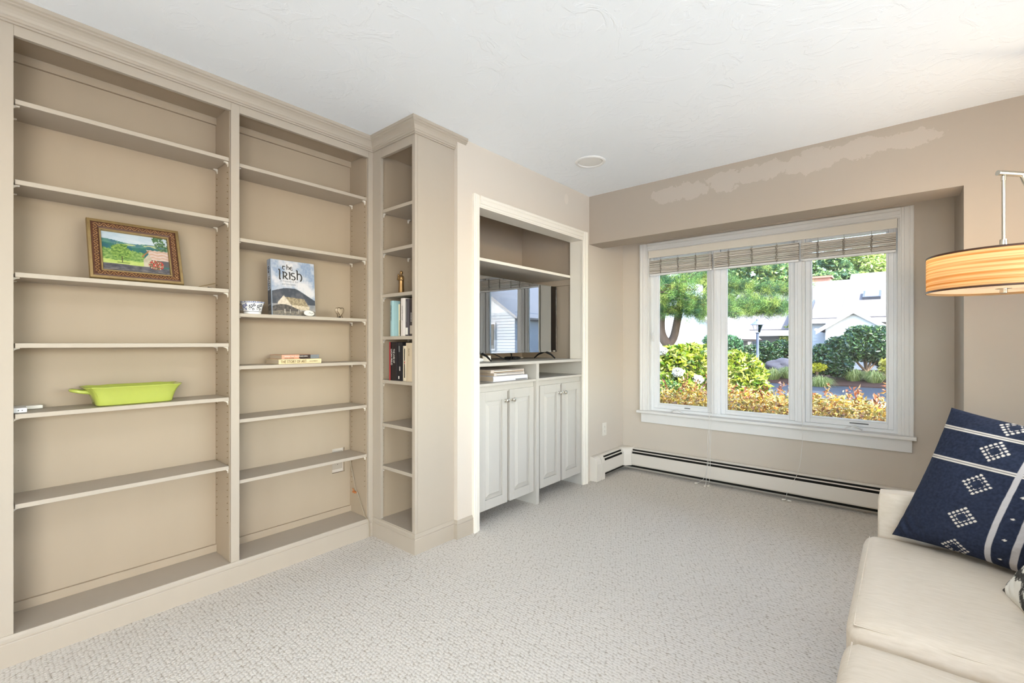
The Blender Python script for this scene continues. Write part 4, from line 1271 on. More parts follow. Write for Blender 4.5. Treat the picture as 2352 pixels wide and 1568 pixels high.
# ------------------------------------------------------------------ cable and outlets
M['cord_beige'] = pmat('beige_cord', (0.34, 0.28, 0.20), 0.6, 0.05, 20)
M['copper'] = pmat('orange_connector', (0.45, 0.16, 0.05), 0.5, 0.1, 20)
cbm = tube(smooth_path([(-2.715, 1.592, 0.480), (-2.70, 1.592, 0.42), (-2.668, 1.594, 0.33), (-2.645, 1.595, 0.262), (-2.620, 1.595, 0.24), (-2.570, 1.592, 0.17), (-2.525, 1.590, 0.118), (-2.4985, 1.594, 0.105), (-2.4985, 1.602, 0.05), (-2.496, 1.600, 0.005)], 6), 0.0026, 6)
bm_tube(cbm, smooth_path([(-2.716, 1.593, 1.316), (-2.719, 1.598, 1.10), (-2.716, 1.592, 0.95), (-2.720, 1.597, 0.80), (-2.718, 1.596, 0.60), (-2.715, 1.592, 0.478)], 5), 0.0022, 6)
ce = obj('loose_cable', cbm, 'cord_beige', (-2.6, 1.59, 0.1), 60, 'thin beige cable with orange connector hanging in the bottom right of the middle bookcase', 'cable')
bm = box(-2.660, -2.628, 1.578, 1.592, 0.244, 0.256, 0.003)
part(ce, 'connector', bm, 'copper')
part(ce, 'connector', tube([(-2.64, 1.582, 0.258), (-2.655, 1.578, 0.272)], 0.003, 6), 'copper')

def outlet(name, x, y, z, label, mat):
    rb = bmesh.new(); rounded_box(rb, (x + 0.003, y, z), (0.003, 0.035, 0.0575), 0.0025, 4)
    o = obj(name, rb, mat, (x, y, z - 0.0575), 40, label, 'outlet')
    for dz in (0.0195, -0.0195):
        bm = bmesh.new(); bm_lathe(bm, [(0.0165, 0.0), (0.0165, 0.0015)], (x + 0.006, y, z + dz), 20, 'X')
        s_ = part(o, 'socket', bm, mat, 30)
        part(s_, 'slots', boxes([(x + 0.0074, x + 0.0078, y - 0.0075, y - 0.0055, z + dz, z + dz + 0.008), (x + 0.0074, x + 0.0078, y + 0.0055, y + 0.0075, z + dz, z + dz + 0.007), (x + 0.0074, x + 0.0078, y - 0.002, y + 0.002, z + dz - 0.010, z + dz - 0.006)]), 'dark')
    return o
outlet('wall_outlet', XW + 0.0002, 3.722, 0.414, 'ivory duplex outlet on the wall above the short heater', 'ivory')
outlet('wall_outlet', -2.7448, 1.5235, 0.447, 'duplex outlet seen through the cut-out at the back of the middle bookcase', 'bookpaint')

# ------------------------------------------------------------------ ring round the added fill light above the camera
clp = empty('fill_light_ring', (-0.25, 0.62, 2.44), 'added white ring round the unseen overhead fill light', 'lamp')
bm = bmesh.new(); bm_lathe(bm, [(0.24, 0.0), (0.24, -0.03), (0.225, -0.05), (0.205, -0.05), (0.205, -0.02), (0.205, 0.0)], (-0.25, 0.62, 2.44), 40, cap=False)
part(clp, 'ring', bm, 'white', 40)

# ------------------------------------------------------------------ ceiling speaker
sp = empty('ceiling_speaker', (-1.662, 2.797, 2.44), 'round white grille flush in the ceiling near the window wall', 'speaker')
bm = bmesh.new(); bm_lathe(bm, [(0.104, 0.0), (0.104, -0.003), (0.098, -0.0075), (0.088, -0.008), (0.082, -0.003), (0.080, 0.0)], (-1.662, 2.797, 2.44), 48, cap=False)
part(sp, 'ring', bm, 'white', 40)
bm = bmesh.new(); bm_lathe(bm, [(0.0815, -0.0005), (0.079, -0.004), (0.001, -0.0055)], (-1.662, 2.797, 2.44), 48)
part(sp, 'grille', bm, 'white', 40)

# ================================================================== BLINDS
M['slat'] = pmat('grey_wood_slat', (0.70, 0.655, 0.595), 0.5, 0.10, 12, 0, 1, 0.3, stretch=(0.5, 1, 20))
M['tape'] = pmat('grey_ladder_cord', (0.30, 0.27, 0.23), 0.8, 0.1, 30)
M['cord'] = pmat('white_cord', (0.80, 0.78, 0.74), 0.6, 0.03, 30)
obj('blind_valance', box(-1.803, -0.042, 4.060, 4.070, 1.963, 2.027, 0.002), 'trim', (-0.92, 4.065, 1.963), 0, 'long cream valance board above the three window blinds', 'valance')
def blind(x0, x1, label, cords):
    cx = (x0 + x1) / 2
    b = empty('window_blind', (cx, 4.09, 1.80), label, 'blind', 'raised window blinds')
    part(b, 'head_rail', box(x0 + .004, x1 - .004, 4.074, 4.106, 1.972, 2.022, 0.002), 'vinyl')
    n = 13
    hx = (x1 - x0) / 2 - 0.004
    bm = bmesh.new()
    for (ya, za, yb, zb) in ((-0.018, 0.0, 0.0, 0.0016), (0.0, 0.0016, 0.018, 0.0)):
        pass
    sec = [(-0.018, 0.0), (0.0, 0.0012), (0.018, 0.0), (0.018, 0.0058), (0.0, 0.0070), (-0.018, 0.0058)]
    va = [bm.verts.new((-hx, y, z)) for y, z in sec]; vb = [bm.verts.new((hx, y, z)) for y, z in sec]
    bm.faces.new(va); bm.faces.new(list(reversed(vb)))
    for i in range(6):
        bm.faces.new((va[i], vb[i], vb[(i + 1) % 6], va[(i + 1) % 6]))
    me = finish(bm, 'slat', 'slat')
    z = 1.822
    rnd = random.Random(x0)
    for k in range(n):
        s_ = link_mesh('slat', me, b)
        s_.location = (0, 0, z - 1.80)
        s_.rotation_euler = (rnd.uniform(-0.12, 0.06), rnd.uniform(-0.0035, 0.0035), 0)
        z += rnd.choice((0.0075, 0.0085, 0.0095, 0.0125))
    zt = z
    part(b, 'bottom_rail', box(x0 + .004, x1 - .004, 4.074, 4.108, 1.803, 1.819, 0.003), 'vinyl')
    for f in (0.20, 0.48, 0.76):
        xx = x0 + (x1 - x0) * f
        bm = bmesh.new()
        for q in range(5):
            pts_ = [(xx + rnd.uniform(-0.008, 0.008), 4.070 - rnd.uniform(0, 0.004), 1.82 + (zt - 1.82) * t / 9) for t in range(10)]
            bm_tube(bm, smooth_path(pts_, 3), 0.0012, 5)
        bm_tube(bm, [(xx, 4.0735, 1.81), (xx, 4.0735, 1.972)], 0.0009, 5)
        part(b, 'ladder_cord', bm, 'tape', kind='stuff')
    for pts_, ends in cords:
        part(b, 'pull_cord', tube(smooth_path(pts_, 8), 0.0014, 6), 'cord', 60)
        for e in ends:
            tb = bmesh.new()
            bm_lathe(tb, [(0.002, -0.014), (0.0065, -0.012), (0.0075, -0.004), (0.006, 0.006), (0.003, 0.012), (0.001, 0.014)], (0, 0, 0), 12)
            tb.transform(Matrix.Translation(e[0]) @ Matrix.Rotation(e[1], 4, 'Z') @ Matrix.Rotation(R(86), 4, 'Y'))
            part(b, 'tassel', tb, 'ivory', 50)
    return b
FZ = 0.008
blind(-1.800, -1.246, 'left raised blind of grey slats at the top of the window', [
    ([(-1.255, 4.0735, 1.96), (-1.258, 4.060, 1.80), (-1.262, 4.055, 1.2), (-1.238, 4.040, 0.80), (-1.248, 4.026, 0.58), (-1.246, 4.010, 0.40), (-1.252, 4.008, 0.20), (-1.285, 4.0, 0.06), (-1.338, 3.985, FZ)], [((-1.345, 3.983, FZ), 0.4)]),
    ([(-1.262, 4.0735, 1.96), (-1.268, 4.060, 1.70), (-1.272, 4.055, 1.1), (-1.255, 4.026, 0.58), (-1.258, 4.009, 0.40), (-1.262, 4.008, 0.20), (-1.266, 3.99, 0.04), (-1.264, 3.965, FZ)], [((-1.262, 3.957, FZ), 1.3)])])
blind(-1.238, -0.612, 'middle raised blind of grey slats at the top of the window', [
    ([(-1.222, 4.0735, 1.96), (-1.222, 4.058, 1.60), (-1.224, 4.050, 1.10), (-1.218, 4.036, 0.85), (-1.232, 4.026, 0.58), (-1.236, 4.008, 0.35), (-1.240, 4.006, 0.12), (-1.242, 3.985, FZ)], [((-1.240, 3.975, FZ), 1.2)])])
blind(-0.606, -0.046, 'right raised blind of grey slats at the top of the window', [
    ([(-0.585, 4.0735, 1.96), (-0.580, 4.058, 1.62), (-0.590, 4.050, 1.30), (-0.588, 4.045, 1.05), (-0.572, 4.038, 0.90), (-0.584, 4.026, 0.62), (-0.586, 4.008, 0.40), (-0.612, 4.004, 0.22), (-0.668, 4.0, 0.10), (-0.69, 3.995, FZ)], [((-0.70, 3.992, FZ), 0.3), ((-0.662, 3.985, FZ), -0.2)]),
    ([(-0.592, 4.0735, 1.96), (-0.590, 4.058, 1.55), (-0.585, 4.050, 1.20), (-0.598, 4.040, 0.88), (-0.606, 4.036, 0.84)], [])])

# ================================================================== SOFA
def fabric(name, c1, c2):
    m = pmat(name, c1, 0.9, 0.1, 26, 0.35, 900, 0.1, col2=c2, stretch=(1.0, 9.0, 3.0))
    return m
M['sofa'] = fabric('heathered_oatmeal_weave', (0.82, 0.735, 0.625), (0.64, 0.55, 0.435))
M['leg'] = pmat('dark_wood_leg', (0.08, 0.05, 0.03), 0.4, 0.2, 20)
SY0, SY1 = 0.63, 2.435
so = empty('sofa', (0.33, 1.53, 0), 'oatmeal fabric sofa facing the television wall', 'sofa')
part(so, 'base_frame', rounded_box(bmesh.new(), (0.36, 1.53, 0.21), (0.42, 0.86, 0.085), 0.03, 8), 'sofa', 60)
for yy in (SY1 - 0.052, SY0 + 0.052):
    part(so, 'arm', rounded_box(bmesh.new(), (0.375, yy, 0.365), (0.460, 0.050, 0.235), 0.024, 10), 'sofa', 60)
part(so, 'backrest', rounded_box(bmesh.new(), (0.80, 1.53, 0.48), (0.07, 0.85, 0.35), 0.04, 8), 'sofa', 60)
for yy, zz, nm in ((1.93, 0.362, 1), (1.128, 0.340, 2)):
    cb_ = bmesh.new()
    rounded_box(cb_, (0.245, yy, zz), (0.372, 0.394, 0.076), 0.05, 22, 0.022)
    for v in cb_.verts:                      # slack in the upholstery
        v.co.z += 0.004 * fbm(v.co.x * 5, v.co.y * 5, nm * 3.0)
        if v.co.z > zz + 0.03:
            e = max(0, 1 - abs(v.co.y - (yy - 0.37)) / 0.10)
            v.co.z += 0.006 * e * math.sin(v.co.x * 34 + nm) * 0.6
    c_ = part(so, 'seat_cushion', cb_, 'sofa', 60)
    x0, x1, y0, y1 = 0.245 - 0.352, 0.245 + 0.36, yy - 0.374, yy + 0.374
    ztop = zz + 0.0745
    part(c_, 'seam', tube([(x0, y0, ztop - .012), (x0, yy, ztop - .004), (x0, y1, ztop - .012)], 0.0022, 6), 'sofa', 60)
    part(c_, 'seam', tube([(x0, y0, ztop - .012), (0.245, y0, ztop - .004), (x1, y0, ztop - .012)], 0.0022, 6), 'sofa', 60)
    bk = bmesh.new()
    rounded_box(bk, (0, 0, 0), (0.075, 0.39, 0.21), 0.06, 12, 0.0, Matrix.Rotation(R(10), 4, 'Y').to_4x4())
    bk.transform(Matrix.Translation((0.675, yy, 0.645)))
    part(so, 'back_cushion', bk, 'sofa', 60)
for xx in (-0.01, 0.74):
    for yy in (0.74, 2.32):
        part(so, 'leg', (lambda b_: (bm_lathe(b_, [(0.014, 0.0), (0.022, 0.128)], (xx, yy, 0), 12), b_)[1])(bmesh.new()), 'leg', 40)

def pillow(name, label, c00, c10, c11, c01, thick, fn, n=150, seed=0.0, pinch=0.065):
    """soft cushion between four corner points (bottom left, bottom right, top right, top left), printed by fn(u,v)"""
    c00, c10, c11, c01 = map(Vector, (c00, c10, c11, c01))
    nrm = ((c10 - c00).cross(c01 - c00)).normalized()
    pts_, cols = [], []
    idx = {}
    for side in (1, -1):
        for j in range(n + 1):
            for i in range(n + 1):
                u, v = i / n, j / n
                if side == -1 and (i in (0, n) or j in (0, n)):
                    idx[(side, i, j)] = idx[(1, i, j)]
                    continue
                a = 2 * u - 1; b = 2 * v - 1
                # sides draw in between the corners
                aa = a * (1 - pinch * (1 - b * b) * abs(a) ** 3)
                bb = b * (1 - pinch * (1 - a * a) * abs(b) ** 3)
                uu, vv = (aa + 1) / 2, (bb + 1) / 2
                p = c00.lerp(c10, uu).lerp(c01.lerp(c11, uu), vv)
                t = thick * (max(0, 1 - abs(a) ** 2.6) ** 0.55) * (max(0, 1 - abs(b) ** 2.6) ** 0.55)
                wr = 0.006 * fbm(u * 5, v * 5, seed + side) + 0.010 * math.exp(-((u - .03) ** 2 + (v - .05) ** 2) / 0.012) * math.sin((u + v) * 60)
                p = p + nrm * side * (t + wr * min(1, t / thick * 2))
                idx[(side, i, j)] = len(pts_)
                pts_.append(p)
                cols.append(fn(u, v))
    faces = []
    for side in (1, -1):
        for j in range(n):
            for i in range(n):
                q = [idx[(side, i, j)], idx[(side, i + 1, j)], idx[(side, i + 1, j + 1)], idx[(side, i, j + 1)]]
                faces.append(q if side == 1 else q[::-1])
    o0 = (c00 + c10) / 2
    me = bpy.data.meshes.new(name)
    me.from_pydata([tuple(p - o0) for p in pts_], [], faces)
    for p in me.polygons: p.use_smooth = True
    me.materials.append(M['wool'])
    add_col(me, np.array(cols, dtype=np.float32))
    o = link_mesh(name, me)
    o.location = o0
    return tag(o, label, 'pillow')
M['wool'] = attr_mat('woven_cotton', 0.95, 0.35, 900, 0.1)
NAVY = srgb(41, 46, 62)
CREAM = srgb(222, 214, 204)
def navy(u, v):
    c = lerp(NAVY, srgb(50, 57, 76), 0.5 + fbm(u * 60, v * 60, 2))
    for vv in (0.865, 0.645):
        d = abs(v - vv)
        if d < 0.012: c = CREAM if 0.0035 < d or d < 0.0 else lerp(NAVY, CREAM, 0.35)
    for uu, wd in ((0.545, 0.030), (0.665, 0.032)):
        if abs(u - uu) < wd / 2: c = lerp(CREAM, srgb(160, 160, 172), 0.5 + 0.5 * math.sin(u * 700 + v * 900))
    if abs(u - 0.79) < 0.008 and math.sin(v * 260) > -0.3: c = CREAM
    for k in range(6):
        vc = 0.07 + k * 0.148
        if abs(u - 0.605) / 0.012 + abs(v - vc) / 0.008 < 1: c = CREAM
    for vc in (0.045, 0.285, 0.525, 0.765, 0.965):
        du, dv = (u - 0.385), (v - vc)
        p, q = du + dv, du - dv
        if max(abs(p), abs(q)) < 0.0825:
            if max(abs(p), abs(q)) > 0.0365:
                gp = ((p + 0.0825) / 0.033) % 1.0 - 0.5; gq = ((q + 0.0825) / 0.033) % 1.0 - 0.5
                if gp * gp + gq * gq < 0.115: c = CREAM
    return c
pillow('navy_pillow', 'navy blue pillow with white stripes and dotted diamonds leaning on the sofa arm',
       (-0.040, 2.300, 0.452), (0.420, 2.075, 0.448), (0.570, 2.12, 0.895), (0.128, 2.335, 0.950), 0.105, navy, 240, 1.0)
def bw_print(u, v):
    s = math.sin((u * 1.4 + v * 2.3) * 11 + 3.0 * fbm(u * 3, v * 3, 3))
    c = srgb(226, 222, 212)
    if s > 0.15: c = lerp(srgb(58, 56, 54), srgb(84, 82, 78), 0.5 + fbm(u * 80, v * 80, 5))
    if 0.55 < s < 0.70 and fbm(u * 12, v * 12, 8) > 0: c = srgb(206, 200, 190)
    return c
pillow('patterned_pillow', 'white pillow with charcoal brush pattern at the right edge of the sofa seat',
       (0.215, 1.985, 0.448), (0.290, 1.545, 0.440), (0.560, 1.62, 0.800), (0.500, 2.03, 0.810), 0.075, bw_print, 110, 5.0)

# ================================================================== FLOOR LAMP
lp_c = Vector((0.322, 2.895, 0))
la = empty('floor_lamp', (1.02, 3.14, 0), 'lit arc floor lamp with wide banded wood-grain drum shade', 'lamp')
def shade_mat():
    m, n, l, b = mk('wood_veneer_shade')
    tc = n.new('ShaderNodeTexCoord')
    mp = n.new('ShaderNodeMapping'); mp.inputs['Scale'].default_value = (0.9, 0.9, 120)
    l.new(tc.outputs['Object'], mp.inputs[0])
    nz = n.new('ShaderNodeTexNoise'); nz.inputs['Scale'].default_value = 1.0; nz.inputs['Detail'].default_value = 3; nz.inputs['Roughness'].default_value = 0.6
    l.new(mp.outputs[0], nz.inputs['Vector'])
    cr = n.new('ShaderNodeValToRGB')
    cr.color_ramp.elements[0].position = 0.36; cr.color_ramp.elements[0].color = (0.62, 0.36, 0.13, 1)
    cr.color_ramp.elements[1].position = 0.58; cr.color_ramp.elements[1].color = (0.95, 0.78, 0.52, 1)
    l.new(nz.outputs[0], cr.inputs[0])
    d = n.new('ShaderNodeBsdfDiffuse'); t = n.new('ShaderNodeBsdfTranslucent')
    l.new(cr.outputs[0], d.inputs[0]); l.new(cr.outputs[0], t.inputs[0])
    mx = n.new('ShaderNodeMixShader'); mx.inputs[0].default_value = 0.6
    l.new(d.outputs[0], mx.inputs[1]); l.new(t.outputs[0], mx.inputs[2])
    l.new(mx.outputs[0], n['Material Output'].inputs[0])
    n.remove(b)
    return m
def diff_mat():
    m, n, l, b = mk('white_diffuser')
    n.remove(b)
    d = n.new('ShaderNodeBsdfDiffuse'); d.inputs[0].default_value = (0.9, 0.86, 0.78, 1)
    t = n.new('ShaderNodeBsdfTranslucent'); t.inputs[0].default_value = (0.97, 0.92, 0.84, 1)
    mx = n.new('ShaderNodeMixShader'); mx.inputs[0].default_value = 0.75
    l.new(d.outputs[0], mx.inputs[1]); l.new(t.outputs[0], mx.inputs[2]); l.new(mx.outputs[0], n['Material Output'].inputs[0])
    return m
M['shade'] = shade_mat(); M['diff'] = diff_mat()
M['darktrim'] = pmat('dark_brown_trim', (0.075, 0.035, 0.022), 0.5, 0.1, 30)
SZ0, SZ1, SR = 1.412, 1.574, 0.250
bm = bmesh.new(); bm_lathe(bm, [(SR, SZ0), (SR, SZ1), (SR - 0.0015, SZ1), (SR - 0.0015, SZ0), (SR, SZ0)], lp_c, 96, cap=False)
sh = part(la, 'shade', bm, 'shade', 40)
for z0, z1 in ((SZ0, SZ0 + 0.008), (SZ1 - 0.008, SZ1)):
    bm = bmesh.new(); bm_lathe(bm, [(SR + .0004, z0), (SR + 0.0016, z0), (SR + 0.0016, z1), (SR + .0004, z1), (SR + .0004, z0)], lp_c, 96, cap=False)
    part(sh, 'trim_band', bm, 'darktrim', 40)
bm = bmesh.new(); bm_lathe(bm, [(SR - 0.003, SZ0 + 0.010), (0.002, SZ0 + 0.010), (0.002, SZ0 + 0.012), (SR - 0.003, SZ0 + 0.012)], lp_c, 64, cap=False)
part(la, 'diffuser', bm, 'diff', 40)
bm = bmesh.new(); bm_lathe(bm, [(0.003, SZ0 + 0.012), (0.026, SZ0 + 0.0095), (0.026, SZ0 + 0.0075), (0.0125, SZ0 + 0.006), (0.0125, SZ0 - 0.010), (0.009, SZ0 - 0.012), (0.001, SZ0 - 0.012)], lp_c, 20)
part(la, 'finial', bm, 'nickel', 40)
bm = bmesh.new()
bm_lathe(bm, [(0.016, 1.560), (0.016, 1.585), (0.0125, 1.625), (0.0125, 1.632), (0.001, 1.633)], lp_c, 20)
part(la, 'socket_cover', bm, 'nickel', 40)
tip = Vector((0.312, 2.886, 1.918)); elb = Vector((0.388, 2.952, 1.912))
part(la, 'stem', tube([lp_c + Vector((0, 0, 1.63)), lp_c + Vector((0, 0, 1.905))], 0.0062, 12), 'nickel', 40)
bm = bmesh.new(); bm_lathe(bm, [(0.009, 1.885), (0.009, 1.905)], lp_c, 16); part(la, 'stem_collar', bm, 'nickel', 40)
part(la, 'arm', tube([tip - (elb - tip).normalized() * 0.012, elb], 0.0115, 16), 'nickel', 40)
base_c = Vector((1.02, 3.14, 0))
part(la, 'pole', tube([elb + Vector((-0.006, -0.006, 0.002)), Vector((1.02, 3.14, 0.02))], 0.0105, 16), 'nickel', 40)
bm = bmesh.new(); bm_lathe(bm, [(0.15, 0.0), (0.15, 0.012), (0.13, 0.022), (0.02, 0.028)], base_c, 40); part(la, 'base', bm, 'nickel', 40)
for k in range(2):
    a = k * math.pi + 0.6
    bm = bmesh.new(); bm_lathe(bm, [(0.001, -0.026), (0.014, -0.022), (0.026, 0.0), (0.020, 0.020), (0.012, 0.034), (0.012, 0.05), (0.001, 0.05)], lp_c + Vector((0.085 * math.cos(a), 0.085 * math.sin(a), 1.485)), 16)
    part(la, 'bulb', bm, 'diff', 60)
    ld = bpy.data.lights.new('bulb_light', 'POINT'); ld.energy = 5.6; ld.color = (1.0, 0.79, 0.55); ld.shadow_soft_size = 0.028
    lo = bpy.data.objects.new('bulb_light', ld); COL.objects.link(lo); lo.location = lp_c + Vector((0.085 * math.cos(a), 0.085 * math.sin(a), 1.545)) - la.location
    lo.parent = la

# ================================================================== OUTSIDE
CA, SA = math.cos(R(40.3)), math.sin(R(40.3))
def P(px, py, d):
    """a place d metres out along the view axis"""
    x = (px - 1176.0) / 1066.0; y = (788.0 - py) / 1066.0
    return Vector((d * (-SA + x * CA), d * (CA + x * SA), 1.185 + d * y))
XA = 0.66      # plants are darker than their picture colours
M['leaf'] = attr_mat('leaf', 0.33, trans=0.35, spec=0.5)
M['needle'] = attr_mat('pine_needle', 0.55, trans=0.25, spec=0.2)
M['bark'] = pmat('pine_bark', (0.115, 0.085, 0.07), 0.9, 0.4, 9, 0.8, 40, 0.1, col2=(0.05, 0.036, 0.03), stretch=(3, 3, 0.7))
M['stem'] = pmat('shrub_stem', (0.10, 0.065, 0.04), 0.85, 0.3, 9)
M['mulch'] = pmat('bark_mulch', (0.075, 0.043, 0.034), 0.95, 0.5, 14, 0.8, 60, 0.05, col2=(0.028, 0.018, 0.017))
M['lawn'] = pmat('lawn_soil', (0.14, 0.13, 0.06), 0.95, 0.4, 8, 0.6, 50, 0.05)
M['asphalt'] = pmat('asphalt', (0.040, 0.046, 0.056), 0.9, 0.12, 5, 0.3, 120, 0.1)
M['concrete'] = pmat('pale_concrete', (0.56, 0.55, 0.53), 0.85, 0.06, 4, 0.2, 90, 0.1)
M['roof'] = pmat('pale_shingle', (0.125, 0.117, 0.122), 0.9, 0.10, 5, 0.4, 30, 0.1, stretch=(2, 2, 8))
M['siding'] = pmat('white_siding', (0.44, 0.46, 0.49), 0.6, 0.03, 3, 0, 1, 0.2)
M['housetrim'] = pmat('white_house_trim', (0.62, 0.62, 0.63), 0.5, 0.02, 3)
M['skylight'] = pmat('skylight_frame', (0.05, 0.055, 0.07), 0.4, 0.1, 5)
M['skyglass'] = pmat('skylight_glass', (0.55, 0.58, 0.62), 0.08, 0.05, 3, 0, 1, 0.6)
M['brick'] = pmat('brick_red', (0.26, 0.12, 0.085), 0.9, 0.25, 12)
M['iron'] = pmat('painted_iron', (0.085, 0.105, 0.15), 0.5, 0.1, 10)
M['stone'] = pmat('grey_boulder', (0.055, 0.055, 0.07), 0.9, 0.3, 6, 0.8, 20, 0.1)
M['lantern'] = glass_mat('lantern_glass', 1.3, (0.98, 0.98, 0.98))
M['wingrey'] = pmat('dark_window_glass', (0.06, 0.07, 0.08), 0.1, 0.1, 4, 0, 1, 0.5)

# ground: near bed, drive, road, raised planting bank
gb = bmesh.new()
def strip(bm, pts_rows):
    rows = [[bm.verts.new(p) for p in r] for r in pts_rows]
    for a, b in zip(rows[:-1], rows[1:]):
        for i in range(len(a) - 1):
            bm.faces.new((a[i], a[i + 1], b[i + 1], b[i]))
def ground(name, rows, mat, thick=0.15):
    """rows: list of (Y, z) cross sections spanning X; solid slab"""
    bm = bmesh.new()
    top = []
    for y, z, xa, xb in rows:
        top.append([bm.verts.new((xa + (xb - xa) * i / 10, y, z)) for i in range(11)])
    for a, b in zip(top[:-1], top[1:]):
        for i in range(10):
            bm.faces.new((a[i], a[i + 1], b[i + 1], b[i]))
    ext = bmesh.ops.extrude_face_region(bm, geom=bm.faces[:])
    bmesh.ops.translate(bm, vec=(0, 0, -thick), verts=[e for e in ext['geom'] if isinstance(e, bmesh.types.BMVert)])
    return obj(name, bm, mat, kind='structure')
ground('ground', [(4.25, -0.36, -40, 30), (15.6, -0.36, -40, 30)], 'lawn')
ground('ground_side', [(-40, -0.20, 1.62, 40), (4.25, -0.20, 1.62, 40)], 'concrete')  # unseen paving added to bounce sunlight up into the room
ground('ground_rear', [(-40, -0.20, -40, 1.62), (-2.92, -0.20, -40, 1.62)], 'concrete')  # added bounce surface behind the house, out of view
ground('driveway', [(9.2, -0.352, 0.2, 30), (15.4, -0.352, -0.6, 30)], 'concrete', 0.02)
ground('road', [(15.6, -0.355, -40, 30), (20.2, -0.35, -40, 30)], 'asphalt')
ground('ground_far', [(20.2, -0.31, -40, 30), (21.4, -0.10, -40, 30), (24.5, 0.05, -40, 30), (33, 0.05, -40, 30), (90, 0.1, -80, 60)], 'mulch')

def leaf_mesh(pts_, size, cols, aspect=0.45, up=0.3, jit=0.35, fold=0.25):
    """leaf cloud: folded rhombus leaves at pts, returns mesh with a colour per leaf"""
    n = len(pts_)
    pts_ = np.asarray(pts_, dtype=np.float64)
    d = RNG.normal(size=(n, 3)); d[:, 2] = d[:, 2] * 0.6 + up
    d /= np.linalg.norm(d, axis=1)[:, None]
    r = RNG.normal(size=(n, 3))
    s = np.cross(d, r); s /= np.linalg.norm(s, axis=1)[:, None] + 1e-9
    nn = np.cross(s, d)
    L = size * (1 + jit * RNG.uniform(-1, 1, size=n))[:, None]
    base = pts_ - d * L * 0.5
    mid = pts_ + nn * L * 0.0
    v0 = base; v2 = pts_ + d * L * 0.5 - nn * L * 0.12
    v1 = mid + s * L * aspect * 0.5 + nn * L * fold * aspect
    v3 = mid - s * L * aspect * 0.5 + nn * L * fold * aspect
    vv = np.stack([v0, v1, v2, v3], 1).reshape(-1, 3)
    i = np.arange(n) * 4
    f = np.concatenate([np.stack([i, i + 1, i + 2], 1), np.stack([i, i + 2, i + 3], 1)])
    me = bpy.data.meshes.new('foliage')
    me.vertices.add(len(vv)); me.vertices.foreach_set('co', vv.astype(np.float32).ravel())
    me.loops.add(len(f) * 3); me.loops.foreach_set('vertex_index', f.astype(np.int32).ravel())
    me.polygons.add(len(f))
    me.polygons.foreach_set('loop_start', (np.arange(len(f)) * 3).astype(np.int32))
    me.polygons.foreach_set('loop_total', np.full(len(f), 3, dtype=np.int32))
    me.update(calc_edges=True)
    cols = np.asarray(cols, dtype=np.float32)
    ci = RNG.integers(0, len(cols), size=n)
    c = XA * cols[ci] * (1 + 0.22 * RNG.uniform(-1, 1, size=(n, 1)))
    a = me.color_attributes.new('Col', 'FLOAT_COLOR', 'POINT')
    arr = np.ones((n * 4, 4), dtype=np.float32); arr[:, :3] = np.repeat(c, 4, axis=0)
    a.data.foreach_set('color', arr.ravel())
    return me

def blob_points(blobs, n, shell=0.55):
    """points in the outer shell of ellipsoids [(centre, (rx,ry,rz))]"""
    vol = np.array([r[0] * r[1] * r[2] for _, r in blobs]) ** (2 / 3)
    cnt = RNG.multinomial(n, vol / vol.sum())
    out = []
    for (c, r), k in zip(blobs, cnt):
        d = RNG.normal(size=(k, 3)); d /= np.linalg.norm(d, axis=1)[:, None]
        q = (shell + (1 - shell) * RNG.uniform(size=(k, 1)) ** 0.5)
        out.append(np.array(c) + d * q * np.array(r))
    return np.concatenate(out)

def plant(name, label, cat, base, blobs, n, size, cols, stems, aspect=0.45, up=0.3, group=None, shell=0.55, fold=0.25, stem_mat='stem'):
    """blobs and stems in world coordinates; stems: list of (points, radii)"""
    root = empty(name, base, label, cat, group)
    pts_ = blob_points(blobs, n, shell) - np.array(base)
    f = link_mesh('foliage', leaf_mesh(pts_, size, cols, aspect, up, fold=fold), root)
    f.data.materials.append(M['leaf'])
    f['kind'] = 'stuff'
    if stems:
        bm = bmesh.new()
        for p, r in stems:
            bm_tube(bm, smooth_path(p, 4) if len(p) > 2 else p, r if not isinstance(r, (list, tuple)) else list(np.interp(np.linspace(0, 1, (len(p) - 1) * 4 + 1 if len(p) > 2 else len(p)), np.linspace(0, 1, len(r)), r)), 7)
        part(root, 'trunk', bm, stem_mat, 60)
    return root

# --- hedge right under the window, copper and gold leaves
hx0, hx1 = -2.6, 0.9
GOLD = [srgb(196, 150, 46), srgb(206, 172, 62), srgb(170, 112, 40), srgb(212, 186, 86), srgb(150, 92, 40), srgb(128, 116, 36), srgb(176, 140, 60), srgb(220, 200, 130)]
hb_ = []
for i in range(34):
    x = hx0 + (hx1 - hx0) * i / 33
    for yy in (5.15, 5.65, 6.1):
        hb_.append(((x + random.uniform(-.06, .06), yy, 0.22 + random.uniform(-.04, .03)), (0.26, 0.34, 0.42 + random.uniform(-.03, .06))))
st = []
for i in range(26):
    x = hx0 + (hx1 - hx0) * i / 25
    st.append(([(x, 5.5, -0.36), (x + random.uniform(-.1, .1), 5.4, 0.1), (x + random.uniform(-.15, .15), 5.3, 0.5)], [0.012, 0.008, 0.004]))
hd = plant('hedge', 'low hedge of copper and gold leaves just outside the window', 'hedge', (-0.85, 5.6, -0.36), hb_, 46000, 0.048, GOLD, st, 0.42, 0.5)
